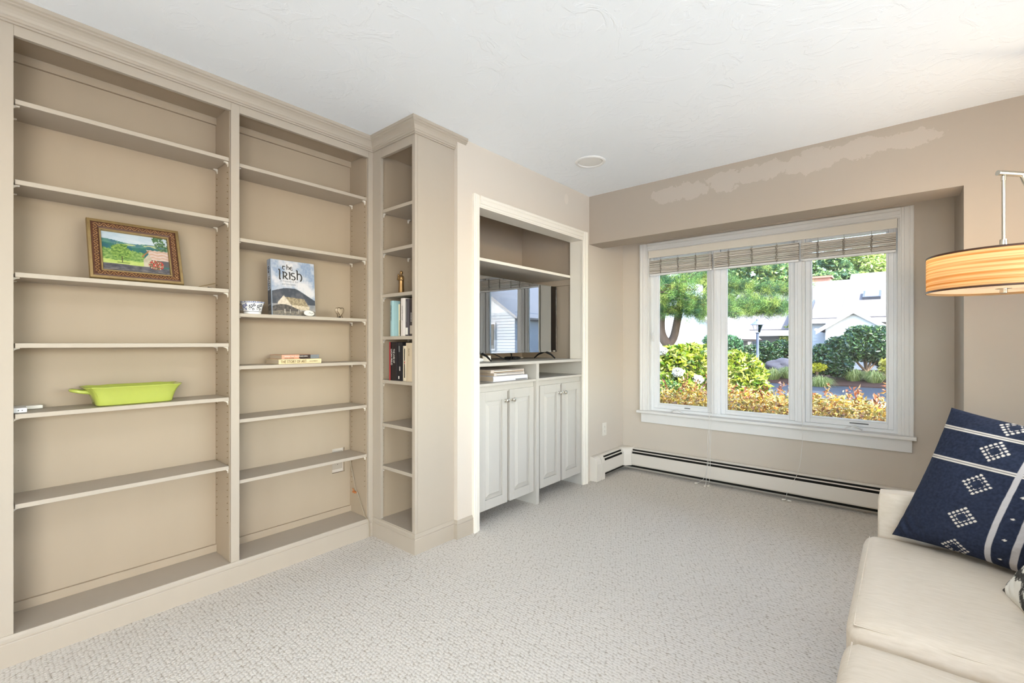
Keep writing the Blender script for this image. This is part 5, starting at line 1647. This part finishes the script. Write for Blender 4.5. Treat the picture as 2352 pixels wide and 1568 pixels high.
# upright shoots with reddish tips
pts_ = []
for k in range(46):
    x = random.uniform(hx0, hx1); y = random.uniform(5.0, 6.2); z = 0.62 + random.uniform(-.04, .06)
    for j in range(9):
        pts_.append((x + random.uniform(-.03, .03) + 0.85, y + random.uniform(-.03, .03) - 5.6, z + j * 0.014 + 0.36))
f = link_mesh('shoots', leaf_mesh(np.array(pts_), 0.055, [srgb(150, 84, 50), srgb(172, 104, 70), srgb(196, 150, 90)], 0.4, 0.7), hd)
f.data.materials.append(M['leaf']); f['kind'] = 'stuff'

# --- lime green leafy shrubs behind the hedge
LIME = [srgb(150, 166, 34), srgb(176, 184, 66), srgb(116, 142, 30), srgb(188, 192, 100), srgb(72, 104, 24)]
def pstem(base, blobs, r=0.02):
    out = []
    for c, rr in blobs:
        out.append(([base, (Vector(base) + Vector(c)) / 2 + Vector((random.uniform(-.1, .1), 0, 0)), c], [r, r * .7, r * .3]))
    return out
c = P(1560, 900, 7.2)
bb = [(P(1545, 835, 7.2), (0.42, 0.4, 0.28)), (P(1590, 830, 7.2), (0.34, 0.4, 0.28)), (P(1625, 850, 7.4), (0.35, 0.4, 0.34)), (P(1545, 890, 7.0), (0.45, 0.4, 0.3)), (P(1610, 890, 7.0), (0.4, 0.4, 0.3)), (P(1565, 808, 7.2), (0.18, 0.2, 0.12)), (P(1632, 815, 7.4), (0.15, 0.2, 0.2))]
b0 = (c.x, c.y, -0.36)
hyd = plant('hydrangea_bush', 'bright lime green leafy bush with white flower heads seen in the left pane', 'shrub', b0, bb, 9500, 0.10, LIME, pstem(b0, bb), 0.55, 0.15, shell=0.45)
M['petal'] = pmat('white_petal', (0.86, 0.85, 0.82), 0.7, 0.04, 30, 0.5, 80, 0.1)
for px, py, d_ in ((1557, 855, 6.7), (1522, 806, 7.0), (1545, 812, 7.1), (1603, 872, 6.7)):
    q = P(px, py, d_)
    fm = leaf_mesh(blob_points([(tuple(q - Vector(b0)), (0.075, 0.075, 0.065))], 260, 0.7), 0.035, [srgb(240, 238, 230)], 0.8, 0.2)
    o_ = link_mesh('flower_head', fm, hyd); fm.materials.append(M['leaf'])
c = P(1700, 880, 7.6)
bb = [(P(1690, 850, 7.6), (0.42, 0.4, 0.3)), (P(1722, 862, 7.6), (0.25, 0.35, 0.22)), (P(1690, 890, 7.4), (0.5, 0.4, 0.35)), (P(1682, 832, 7.6), (0.25, 0.3, 0.2)), (P(1738, 855, 7.7), (0.14, 0.2, 0.08))]
b0 = (c.x, c.y, -0.36)
plant('leafy_bush', 'lime green long-leaved bush in front of the lamp post in the middle pane', 'shrub', b0, bb, 6500, 0.115, LIME, pstem(b0, bb), 0.38, -0.1, shell=0.4)
c = P(1530, 905, 6.2)
bb = [(P(1530, 905, 6.2), (0.26, 0.26, 0.2)), (P(1550, 915, 6.2), (0.2, 0.22, 0.16))]
b0 = (c.x, c.y, -0.36)
plant('boxwood_ball', 'small round dark green bush at the lower left of the window', 'shrub', b0, bb, 4200, 0.034, [srgb(60, 104, 34), srgb(94, 140, 44), srgb(140, 176, 60), srgb(36, 76, 30)], pstem(b0, bb), 0.5, 0.3)

# --- pine with two trunks
pn_b = P(1532, 900, 13.0); pn_b.z = -0.36
pine = empty('pine_tree', pn_b, 'tall pine with forked trunk and long needle branches', 'tree')
fk = P(1534, 792, 13)
L1 = [fk, P(1520, 770, 13), P(1517, 740, 13), P(1522, 690, 13), P(1523, 620, 13.1), P(1520, 520, 13.2), P(1522, 380, 13.3)]
L2 = [fk, P(1547, 775, 13), P(1555, 740, 12.9), P(1562, 700, 12.9), P(1570, 640, 12.9), P(1572, 560, 12.9), P(1570, 420, 12.9)]
bm = bmesh.new()
bm_tube(bm, smooth_path([Vector((pn_b.x, pn_b.y, -0.4)), P(1532, 850, 13), fk + Vector((0, 0, .02))], 4), [0.17] * 5 + [0.15] * 4, 12)
bm_tube(bm, smooth_path(L1, 4), list(np.linspace(0.135, 0.09, 25)), 12)
bm_tube(bm, smooth_path(L2, 4), list(np.linspace(0.12, 0.075, 25)), 12)
part(pine, 'trunk', bm, 'bark', 60)
brs = []
def br(p, n_t, spread, r0=0.035):
    brs.append((smooth_path(p, 5), n_t, spread, r0))
br([P(1522, 690, 13), P(1540, 690, 12.6), P(1556, 680, 12.2), P(1580, 690, 12.0)], 130, 0.34)
br([P(1523, 650, 13), P(1535, 640, 12.4), P(1545, 655, 11.8), P(1560, 665, 11.4)], 150, 0.32)
br([P(1565, 680, 12.9), P(1600, 695, 12.6), P(1640, 700, 12.4), P(1690, 702, 12.3), P(1740, 697, 12.2), P(1785, 702, 12.1)], 330, 0.24, 0.05)
br([P(1690, 702, 12.3), P(1720, 708, 12.2), P(1760, 711, 12.1), P(1800, 710, 12.0)], 150, 0.15, 0.02)
br([P(1640, 700, 12.4), P(1670, 710, 12.2), P(1700, 714, 12.0)], 110, 0.17, 0.02)
br([P(1570, 640, 12.9), P(1610, 650, 12.7), P(1660, 655, 12.8), P(1710, 663, 12.8), P(1770, 668, 12.8), P(1830, 668, 12.7)], 260, 0.20, 0.05)
br([P(1570, 625, 12.9), P(1600, 630, 12.6), P(1634, 645, 12.4), P(1660, 640, 12.3)], 60, 0.2, 0.03)
br([P(1570, 600, 12.9), P(1600, 592, 12.6), P(1640, 600, 12.4), P(1700, 600, 12.4), P(1760, 608, 12.4)], 130, 0.22, 0.04)
br([P(1565, 690, 12.9), P(1590, 705, 12.4), P(1615, 712, 12.0), P(1635, 722, 11.9)], 190, 0.26)
br([P(1562, 715, 12.9), P(1545, 712, 12.5), P(1530, 716, 12.2)], 60, 0.18, 0.02)
br([P(1522, 600, 13), P(1512, 600, 12.2), P(1530, 612, 11.5)], 90, 0.3)
br([P(1523, 640, 13), P(1505, 650, 12.6), P(1500, 670, 12.0), P(1515, 672, 11.6)], 120, 0.3)
br([P(1570, 560, 12.9), P(1610, 565, 12.4), P(1650, 570, 12.2)], 90, 0.25)
br([P(1520, 540, 13), P(1540, 545, 12.4), P(1565, 560, 12.2)], 90, 0.3)
br([P(1572, 500, 12.9), P(1640, 510, 12.4), P(1740, 520, 12.2)], 60, 0.4)
bm = bmesh.new()
tips = []
for p, n_t, spread, r0 in brs:
    m_ = len(p)
    bm_tube(bm, p, list(np.linspace(r0, 0.008, m_)), 6)
    for k in range(n_t):
        t = 0.18 + 0.82 * random.random() ** 0.8
        i = t * (m_ - 1); i0 = int(min(i, m_ - 2)); q = p[i0].lerp(p[i0 + 1], i - i0)
        off = Vector((random.gauss(0, 1), random.gauss(0, 1), random.gauss(0.1, 0.42))) * spread
        e = q + off
        tips.append((e, off.normalized() if off.length > 0 else Vector((0, 0, 1))))
        if k % 3 == 0:
            bm_tube(bm, [q, q.lerp(e, 0.6) + Vector((0, 0, 0.03)), e], [0.008, 0.006, 0.004], 4)
part(pine, 'branches', bm, 'bark', 60)
PINEC = np.array([srgb(74, 110, 56), srgb(94, 132, 70), srgb(52, 92, 66), srgb(120, 152, 76), srgb(44, 84, 62), srgb(150, 168, 84)], dtype=np.float32)
vv_, cc_ = [], []
NN = 64
for e, dr in tips:
    col = PINEC[RNG.integers(0, len(PINEC))] * (1 + 0.2 * RNG.uniform(-1, 1))
    d = RNG.normal(size=(NN, 3)) + np.array(dr) * 0.9 + np.array((0, 0, 0.35))
    d /= np.linalg.norm(d, axis=1)[:, None]
    Ln = RNG.uniform(0.07, 0.135, size=(NN, 1))
    s = np.cross(d, RNG.normal(size=(NN, 3))); s /= np.linalg.norm(s, axis=1)[:, None] + 1e-9
    o = np.array(e) + RNG.normal(size=(NN, 3)) * 0.05 - np.array(pn_b)
    vv_.append(np.stack([o - s * 0.0036, o + s * 0.0036, o + d * Ln], 1).reshape(-1, 3))
    cc_.append(np.repeat(col[None], NN * 3, 0))
vv_ = np.concatenate(vv_); cc_ = np.concatenate(cc_)
me = bpy.data.meshes.new('needles')
nt = len(vv_) // 3
me.vertices.add(len(vv_)); me.vertices.foreach_set('co', vv_.astype(np.float32).ravel())
me.loops.add(nt * 3); me.loops.foreach_set('vertex_index', np.arange(nt * 3, dtype=np.int32))
me.polygons.add(nt); me.polygons.foreach_set('loop_start', (np.arange(nt) * 3).astype(np.int32)); me.polygons.foreach_set('loop_total', np.full(nt, 3, dtype=np.int32))
me.update(calc_edges=True)
add_col(me, cc_ * XA)
me.materials.append(M['needle'])
o_ = link_mesh('needles', me, pine); o_['kind'] = 'stuff'

# --- lamp post
lb = P(1740, 848, 20.0)
lb.z = P(1740, 850, 20).z - 0.15
lpst = empty('lamp_post', lb, 'dark blue-grey lamp post with glazed lantern beyond the road', 'lamp post')
top = P(1738, 765, 20.0).z
bm = bmesh.new()
bm_lathe(bm, [(0.075, 0), (0.075, 0.25), (0.058, 0.3), (0.055, top - lb.z - 0.04), (0.075, top - lb.z)], lb, 16)
part(lpst, 'post', bm, 'iron', 40)
bm = bmesh.new()
hl = 0.36
q = Vector((lb.x, lb.y, top))
for k in range(4):
    a = k * math.pi / 2 + R(20)
    c0 = q + Vector((0.10 * math.cos(a), 0.10 * math.sin(a), 0.02)); c1 = q + Vector((0.19 * math.cos(a), 0.19 * math.sin(a), hl))
    bm_tube(bm, [c0, c1], 0.010, 6)
bm_lathe(bm, [(0.055, 0.0), (0.11, 0.015), (0.11, 0.03), (0.05, 0.035)], q, 12)
bm_lathe(bm, [(0.28, hl), (0.26, hl + 0.03), (0.17, hl + 0.09), (0.085, hl + 0.16), (0.06, hl + 0.175), (0.06, hl + 0.235), (0.01, hl + 0.25)], q, 16)
part(lpst, 'lantern_frame', bm, 'iron', 35)
bm = bmesh.new()
g0 = [bm.verts.new(q + Vector((0.10 * math.cos(k * math.pi / 2 + R(20)), 0.10 * math.sin(k * math.pi / 2 + R(20)), 0.03))) for k in range(4)]
g1 = [bm.verts.new(q + Vector((0.185 * math.cos(k * math.pi / 2 + R(20)), 0.185 * math.sin(k * math.pi / 2 + R(20)), hl))) for k in range(4)]
for k in range(4):
    bm.faces.new((g0[k], g0[(k + 1) % 4], g1[(k + 1) % 4], g1[k]))
part(lpst, 'lantern_glass', bm, 'lantern')

# --- shrubs and grasses beyond the road
DARKG = [srgb(50, 84, 50), srgb(70, 104, 58), srgb(38, 70, 52), srgb(92, 124, 72), srgb(60, 92, 84)]
def shrub(label, spec, d, n, size, cols, name='leafy_shrub', gz=0.05, aspect=0.45, cat='shrub', group='shrubs beyond the road'):
    bb = []
    k = d / 1066.0
    for px, py, rx, ry in spec:
        c = P(px, py, d)
        bb.append((c, (rx * k, rx * k * 0.9, ry * k)))
    c = bb[0][0]
    b0 = (c.x, c.y, gz)
    return plant(name, label, cat, b0, bb, n, size, cols, pstem(b0, bb, 0.05), aspect, 0.25, group, shell=0.35)
shrub('large dark green rounded shrub right of centre in the right pane', [(1990, 790, 48, 42), (1950, 800, 34, 34), (2020, 775, 30, 28), (1975, 765, 30, 18), (2035, 815, 30, 36)], 18.3, 9000, 0.15, DARKG)
shrub('lower dark shrub at the left of the right pane', [(1890, 825, 34, 36), (1920, 800, 26, 28), (1870, 835, 22, 26), (1925, 840, 30, 26)], 17.2, 6500, 0.14, DARKG)
shrub('dark shrub around the foot of the lamp post', [(1725, 818, 22, 28), (1765, 822, 30, 28), (1795, 805, 26, 26), (1812, 822, 24, 26), (1755, 800, 20, 18), (1715, 838, 16, 12)], 22.0, 7000, 0.15, DARKG)
shrub('small round-headed green tree between the left and middle panes', [(1668, 790, 36, 22), (1640, 782, 24, 18), (1690, 800, 16, 18)], 19.0, 3600, 0.14, [srgb(70, 120, 76), srgb(98, 148, 92), srgb(54, 98, 70)], 'round_tree', cat='tree', group=None)
shrub('tall pale yellow-green shrub beside the mullion of the middle pane', [(1815, 770, 22, 26), (1830, 795, 24, 26), (1808, 800, 16, 18)], 23.8, 3200, 0.16, [srgb(196, 204, 96), srgb(218, 220, 140), srgb(160, 180, 80)])
shrub('bright yellow-leaved shrub at the right edge of the right pane', [(2050, 845, 24, 14), (2040, 832, 16, 8), (2058, 868, 20, 8)], 16.5, 1500, 0.16, [srgb(222, 210, 70), srgb(236, 226, 120)])
shrub('small yellow-leaved shrub at the left edge of the right pane', [(1876, 842, 20, 10), (1862, 845, 12, 10)], 17.0, 900, 0.12, [srgb(214, 208, 60), srgb(190, 192, 60)])
shrub('pale evergreen bush behind the large dark shrub', [(2045, 800, 26, 34), (2055, 770, 20, 20)], 18.9, 3500, 0.13, [srgb(66, 110, 104), srgb(90, 134, 116)])
def grass(px, py, d, r, h, label):
    g = P(px, py, d)
    y = g.y
    gz = -0.31 + (y - 20.2) / 1.2 * 0.21 if y < 21.4 else (-0.10 + (y - 21.4) / 3.1 * 0.15 if y < 24.5 else 0.05)
    base = Vector((g.x, g.y, gz))
    n = 420
    vv, cc = [], []
    for i in range(n):
        a = random.uniform(0, 6.283); rr = r * random.random() ** 0.5
        o = Vector((0.5 * rr * math.cos(a), 0.5 * rr * math.sin(a), -0.05))
        m_ = Vector((0.95 * rr * math.cos(a), 0.95 * rr * math.sin(a), h * random.uniform(.45, 1.0) * (1 - 0.35 * rr / r)))
        e = Vector((rr * 1.6 * math.cos(a), rr * 1.6 * math.sin(a), h * random.uniform(0.0, 0.8)))
        s = Vector((-math.sin(a), math.cos(a), 0)) * 0.007
        col = lerp(srgb(112, 140, 66), srgb(196, 200, 130), random.random())
        vv += [o - s, o + s, m_ + s * .8, m_ - s * .8, e]
        cc += [col] * 5
    faces = []
    for i in range(n):
        k = i * 5
        faces += [(k, k + 1, k + 2, k + 3), (k + 3, k + 2, k + 4)]
    me = bpy.data.meshes.new('ornamental_grass')
    me.from_pydata([tuple(v) for v in vv], [], faces)
    add_col(me, np.array(cc, dtype=np.float32) * XA)
    me.materials.append(M['leaf'])
    o = link_mesh('ornamental_grass', me)
    o.location = base
    tag(o, label, 'grass clump', 'ornamental grasses on the mulch bank')
grass(1885, 868, 16.5, 0.42, 0.52, 'grass clump at the left of the right pane below the dark shrub')
grass(1960, 862, 17.0, 0.42, 0.5, 'grass clump in the centre of the right pane')
grass(2008, 873, 16.5, 0.42, 0.5, 'grass clump at the right of the right pane near the road edge')
grass(1775, 862, 18.4, 0.42, 0.5, 'sunlit grass clump right of the lamp post')
grass(1812, 858, 18.3, 0.42, 0.55, 'sunlit grass clump in front of the boulder')
bm = bmesh.new()
bmesh.ops.create_icosphere(bm, subdivisions=4, radius=1.0)
for v in bm.verts:
    f = 1 + 0.22 * fbm(v.co.x * 1.7, v.co.y * 1.7, v.co.z * 1.7)
    v.co = Vector((v.co.x * 0.75 * f, v.co.y * 0.5 * f, v.co.z * 0.42 * f))
q = P(1803, 850, 19.9)
bm.transform(Matrix.Translation((q.x, q.y, 0.12)))
obj('boulder', bm, 'stone', (q.x, q.y, -0.2), 60, 'grey boulder behind the grasses in the middle pane', 'rock')

# --- houses
def quadprism(bm, quad, thick):
    """thick slab from four points"""
    a, b, c, d = [Vector(p) for p in quad]
    nrm = (b - a).cross(d - a).normalized() * thick
    lo = [bm.verts.new(p) for p in (a, b, c, d)]; hi = [bm.verts.new(p + nrm) for p in (a, b, c, d)]
    bm.faces.new(list(reversed(lo))); bm.faces.new(hi)
    for i in range(4):
        bm.faces.new((lo[i], lo[(i + 1) % 4], hi[(i + 1) % 4], hi[i]))
def prism(bm, poly, vec):
    lo = [bm.verts.new(p) for p in poly]; hi = [bm.verts.new(Vector(p) + Vector(vec)) for p in poly]
    bm.faces.new(list(reversed(lo))); bm.faces.new(hi)
    n = len(lo)
    for i in range(n):
        bm.faces.new((lo[i], lo[(i + 1) % n], hi[(i + 1) % n], hi[i]))
def clapboards(parent, x0, x1, y, z0, z1, facing, step=0.14):
    """lapped boards on a wall at Y=y (facing -Y) or X=y (facing -X)"""
    z = z0
    if facing == 'Y':
        bm = bmesh.new(); prism(bm, [(x0, y, 0), (x0, y - 0.022, 0.0), (x0, y - 0.004, step), (x0, y, step)], (x1 - x0, 0, 0))
    else:
        bm = bmesh.new(); prism(bm, [(y, x0, 0), (y - 0.022, x0, 0.0), (y - 0.004, x0, step), (y, x0, step)], (0, x1 - x0, 0))
    bm.transform(Matrix.Translation(-parent.location))
    me = finish(bm, 'clapboard', 'siding')
    while z < z1 - 0.02:
        o = link_mesh('clapboard', me, parent)
        o.location = (0, 0, z)
        z += step
# right house: long roof running along X, gabled wing towards the road
HY = 26.5
hr_ = empty('house', (1.5, 29, 0.05), 'white house with pale roof, skylights and front gable in the right pane', 'house', 'houses across the road')
xl, xr = P(1848, 690, 25.5).x, 12.0
ze = P(2000, 733, HY / 1.26).z
zr1 = P(1900, 650, 31.5 / 1.20).z
zr2 = P(2005, 626, 31.5 / 1.27).z
xs = P(1952, 640, 31.5 / 1.235).x
part(hr_, 'wall', boxes([(xl + 0.6, xr, HY + 0.25, HY + 9.5, 0.0, ze)]), 'siding')
clapboards(hr_, xl + 0.6, xr, HY + 0.25, 0.15, ze, 'Y', 0.16)
bm = bmesh.new()
quadprism(bm, [(xl, HY - 0.15, ze), (xr, HY - 0.15, ze), (xr, 31.5, zr2), (xl, 31.5, zr1)], 0.12) if False else None
quadprism(bm, [(xl, HY - 0.15, ze), (xs, HY - 0.15, ze), (xs, 31.5, zr1), (xl, 31.5, zr1)], 0.12)
quadprism(bm, [(xl, 36.5, ze), (xl, 31.5, zr1), (xs, 31.5, zr1), (xs, 36.5, ze)], 0.12)
k2 = 31.5 + (zr2 - zr1) / ((zr1 - ze) / (31.5 - HY + .15))
quadprism(bm, [(xs, HY - 0.15, ze), (xr, HY - 0.15, ze), (xr, k2, zr2), (xs, k2, zr2)], 0.13)
quadprism(bm, [(xs, 37.5, ze), (xs, k2, zr2), (xr, k2, zr2), (xr, 37.5, ze)], 0.13)
part(hr_, 'roof', bm, 'roof')
part(hr_, 'fascia', boxes([(xl, xr, HY - 0.22, HY - 0.15, ze - 0.14, ze + 0.06)]), 'housetrim')
slope = Vector((0, 31.5 - HY + .15, zr1 - ze)).normalized()
def on_roof(px, py):
    """where the view ray through (px,py) meets the roof plane"""
    r_ = P(px, py, 1.0) - Vector((0, 0, 1.185))
    nrm = Vector((1, 0, 0)).cross(slope)
    t = (Vector((0, HY - 0.15, ze + 0.13)) - Vector((0, 0, 1.185))).dot(nrm) / r_.dot(nrm)
    return Vector((0, 0, 1.185)) + r_ * t
for (ax, ay), (bx, by), (tx_, ty_) in (((1981, 689), (2023, 686), (2034, 671)), ((1846, 713), (1866, 712), (1883, 694))):
    A = on_roof(ax, ay); B = on_roof(bx, by); C = on_roof(tx_, ty_)
    ln = max(0.6, (C - B).dot(slope))
    wv = Vector((B.x - A.x, 0, 0)); lv = slope * (ln * 1.0)
    nrm = Vector((1, 0, 0)).cross(slope).normalized()
    bm = bmesh.new()
    quadprism(bm, [A, A + wv, A + wv + lv, A + lv], 0.16)
    s_ = part(hr_, 'skylight', bm, 'skylight')
    bm = bmesh.new()
    e = 0.09
    xh = wv.normalized() * e; yh = slope * e
    quadprism(bm, [A + xh + yh + nrm * 0.161, A + wv - xh + yh + nrm * 0.161, A + wv - xh + lv - yh + nrm * 0.161, A + xh + lv - yh + nrm * 0.161], 0.01)
    part(s_, 'pane', bm, 'skyglass')
# front gable wing
gx0, gx1 = P(1897, 760, 24.9 / 1.20).x, P(2030, 760, 24.9 / 1.27).x
gy = 24.9
ga = P(1960, 709, gy / 1.238)
gz_e = P(1905, 745, gy / 1.21).z
gm = (gx0 + gx1) / 2
bm = bmesh.new()
prism(bm, [(gx0, gy, 0.0), (gx1, gy, 0.0), (gx1, gy, gz_e), (gm, gy, ga.z - 0.1), (gx0, gy, gz_e)], (0, 3.0, 0))
part(hr_, 'gable_wing', bm, 'housetrim')
bm = bmesh.new()
ov = 0.35
dz = (ga.z - gz_e) / (gm - gx0)
quadprism(bm, [(gx0 - ov, gy - 0.2, gz_e - dz * ov), (gm, gy - 0.2, ga.z), (gm, 28.5, ga.z), (gx0 - ov, 28.5, gz_e - dz * ov)], -0.1)
quadprism(bm, [(gm, gy - 0.2, ga.z), (gx1 + ov, gy - 0.2, gz_e - dz * ov), (gx1 + ov, 28.5, gz_e - dz * ov), (gm, 28.5, ga.z)], -0.1)
part(hr_, 'gable_roof', bm, 'roof')
bm = bmesh.new()
for sgn in (0, 1):
    xe = gx0 - ov if sgn == 0 else gx1 + ov
    prism(bm, [(xe, gy - 0.26, gz_e - dz * ov - 0.02), (gm, gy - 0.26, ga.z - 0.02), (gm, gy - 0.26, ga.z - 0.2), (xe, gy - 0.26, gz_e - dz * ov - 0.2)], (0, 0.06, 0))
part(hr_, 'rake_board', bm, 'housetrim')
clapboards(hr_, gy, gy + 2.4, gx0, 0.15, gz_e, 'X', 0.16)
part(hr_, 'downspout', tube([(gx0 - 0.09, gy + 0.9, gz_e - 0.1), (gx0 - 0.09, gy + 0.9, 0.2)], 0.045, 8), 'housetrim')
part(hr_, 'gutter', tube([(gx0 - ov - 0.03, gy - 0.1, gz_e - dz * ov + 0.02), (gx0 - ov - 0.03, 26.4, gz_e - dz * ov + 0.02)], 0.05, 8), 'housetrim')
# chimney
cc0 = on_roof(1878, 650)
ch = part(hr_, 'chimney', boxes([(cc0.x - 0.30, cc0.x + 0.55, 31.6, 32.4, zr1 - 0.3, zr1 + 0.32), (cc0.x - 0.38, cc0.x + 0.63, 31.52, 32.48, zr1 + 0.32, zr1 + 0.43)]), 'brick')

# middle house: low roof with a porch
mh = empty('house', (-6.5, 30, 0.05), 'low white house with wide pale roof and porch behind the lamp post', 'house', 'houses across the road')
mx0, mx1 = P(1600, 760, 24).x, xl - 0.05
myf = 27.0
mze = P(1720, 762, myf / 1.094).z
mzr = P(1760, 668, 33.0 / 1.12).z
bm = bmesh.new()
quadprism(bm, [(mx0, myf, mze), (mx1, myf, mze), (mx1, 33.0, mzr), (mx0, 33.0, mzr)], 0.12)
quadprism(bm, [(mx0, 39, mze), (mx0, 33.0, mzr), (mx1, 33.0, mzr), (mx1, 39, mze)], 0.12)
part(mh, 'roof', bm, 'roof')
part(mh, 'fascia', boxes([(mx0, mx1, myf - 0.06, myf, mze - 0.22, mze + 0.06)]), 'housetrim')
part(mh, 'wall', boxes([(mx0 + 0.4, mx1, myf + 1.6, 38, -0.2, mze)]), 'siding')
clapboards(mh, mx0 + 0.4, mx1, myf + 1.6, -0.1, mze, 'Y', 0.16)
for px in (1722, 1690):
    q = P(px, 780, (myf + 0.2) / 1.09)
    part(mh, 'porch_post', box(q.x - 0.12, q.x + 0.12, myf + 0.1, myf + 0.34, -0.2, mze), 'housetrim')
# left house: plain gable end behind the pine
lh = empty('house', (-9.5, 24, 0.05), 'white gable-ended house behind the pine trunks', 'house', 'houses across the road')
ly = 21.5
def atY(px, py, Y):
    r_ = P(px, py, 1.0) - Vector((0, 0, 1.185))
    return Vector((0, 0, 1.185)) + r_ * (Y / r_.y)
R1 = atY(1540, 667, ly); R2 = atY(1650, 752, ly)
sl = (R1.z - R2.z) / (R2.x - R1.x)
apx = R1.x
apz = R1.z
lx1 = R2.x + 0.3
lx0 = 2 * apx - lx1 + 0.3
bm = bmesh.new()
prism(bm, [(lx0, ly, 0), (lx1 - 0.3, ly, 0), (lx1 - 0.3, ly, apz - sl * (lx1 - 0.3 - apx)), (apx, ly, apz), (lx0, ly, apz - sl * (apx - lx0))], (0, 5, 0))
part(lh, 'wall', bm, 'housetrim')
bm = bmesh.new()
quadprism(bm, [(apx, ly - 0.3, apz), (lx1 + .3, ly - 0.3, apz - sl * (lx1 + .3 - apx)), (lx1 + .3, ly + 5.3, apz - sl * (lx1 + .3 - apx)), (apx, ly + 5.3, apz)], -0.12)
quadprism(bm, [(lx0 - .3, ly - 0.3, apz - sl * (apx - lx0 + .3)), (apx, ly - 0.3, apz), (apx, ly + 5.3, apz), (lx0 - .3, ly + 5.3, apz - sl * (apx - lx0 + .3))], -0.12)
part(lh, 'roof', bm, 'roof')

# --- trees behind the houses
TREEC = [srgb(150, 176, 96), srgb(120, 156, 92), srgb(176, 196, 120), srgb(92, 130, 84), srgb(104, 142, 104)]
def bigtree(px, d, top_y, rpx, label, cols=TREEC, n=9000):
    k = d / 1066.0
    c = P(px, top_y + rpx * 0.9, d)
    rng = random.Random(px)
    bb = []
    for i in range(13):
        a = rng.uniform(0, 6.28); q = rng.uniform(0.15, 0.8)
        bb.append(((c.x + rpx * k * q * math.cos(a), c.y + rpx * k * q * math.sin(a), c.z + rpx * k * rng.uniform(-0.7, 0.55)), (rpx * k * 0.42, rpx * k * 0.42, rpx * k * 0.34)))
    b0 = (c.x, c.y, 0.05)
    plant('broadleaf_tree', label, 'tree', b0, bb, n, 0.36, cols, [([b0, (c.x, c.y, c.z)], [0.3, 0.2])] + pstem((c.x, c.y, c.z - rpx * k * 0.6), bb[:6], 0.1), 0.6, 0.2, 'trees behind the houses', shell=0.4)
bigtree(1715, 37, 560, 75, 'pale green tree above the middle house at the left of the middle pane')
bigtree(1815, 45, 570, 70, 'pale green tree above the middle house at the mullion')
bigtree(1905, 37, 575, 62, 'round green tree behind the chimney in the right pane', [srgb(116, 150, 96), srgb(150, 178, 112), srgb(86, 122, 86)])
bigtree(2010, 46, 560, 68, 'yellow-green tree behind the high ridge in the right pane', [srgb(168, 190, 92), srgb(140, 170, 76), srgb(190, 206, 120)])
bigtree(2085, 56, 545, 70, 'farther green tree at the right edge of the right pane')
bigtree(1620, 45, 545, 80, 'green tree beyond the left house behind the pine')

# --- what stands to the right of the window view (seen in the television and shading the road)
rh = empty('house', (17, 25, 0.05), 'white clapboard house to the right of the window view, mirrored in the television', 'house', 'houses across the road')
bm = bmesh.new()
prism(bm, [(13.0, 21, -0.3), (21.0, 21, -0.3), (21.0, 21, 3.0), (17.0, 21, 5.6), (13.0, 21, 3.0)], (0, 9, 0))
part(rh, 'wall', bm, 'housetrim')
clapboards(rh, 13.0, 21.0, 21.0, -0.2, 3.0, 'Y', 0.18)
clapboards(rh, 21.0, 30.0, 13.0, -0.2, 3.0, 'X', 0.18)
bm = bmesh.new()
quadprism(bm, [(12.5, 20.6, 2.7), (17, 20.6, 5.65), (17, 30.4, 5.65), (12.5, 30.4, 2.7)], -0.12)
quadprism(bm, [(17, 20.6, 5.65), (21.5, 20.6, 2.7), (21.5, 30.4, 2.7), (17, 30.4, 5.65)], -0.12)
M['roof_pale'] = pmat('pale_grey_shingle', (0.40, 0.385, 0.39), 0.9, 0.08, 5)
part(rh, 'roof', bm, 'roof_pale')
for xx in (14.6, 18.2):
    f_ = part(rh, 'window', boxes([(xx - 0.08, xx + 1.28, 20.93, 20.99, 0.75, 2.45)]), 'housetrim')
    part(f_, 'pane', box(xx, xx + 1.2, 20.90, 20.94, 0.85, 2.35), 'wingrey')
def shade_tree(x, y, r, zc, label):
    rng = random.Random(int(x * 10))
    bb = [((x + rng.uniform(-.7, .7) * r, y + rng.uniform(-.7, .7) * r, zc + rng.uniform(-.6, .6) * r), (r * .5, r * .5, r * .42)) for _ in range(14)]
    b0 = (x, y, -0.36)
    plant('shade_tree', label, 'tree', b0, bb, 9000, 0.30, TREEC, [([b0, (x, y, zc)], [0.22, 0.12])] + pstem((x, y, zc - r * .7), bb[:7], 0.08), 0.6, 0.2, 'trees right of the window view', shell=0.2)
shade_tree(5.6, 16.4, 2.7, 6.0, 'nearer leafy tree right of the window view, shading the road')
shade_tree(14.5, 18.0, 2.4, 7.2, 'farther leafy tree right of the window view')
shade_tree(24.0, 34.0, 4.2, 8.0, 'big tree behind the house right of the window view')
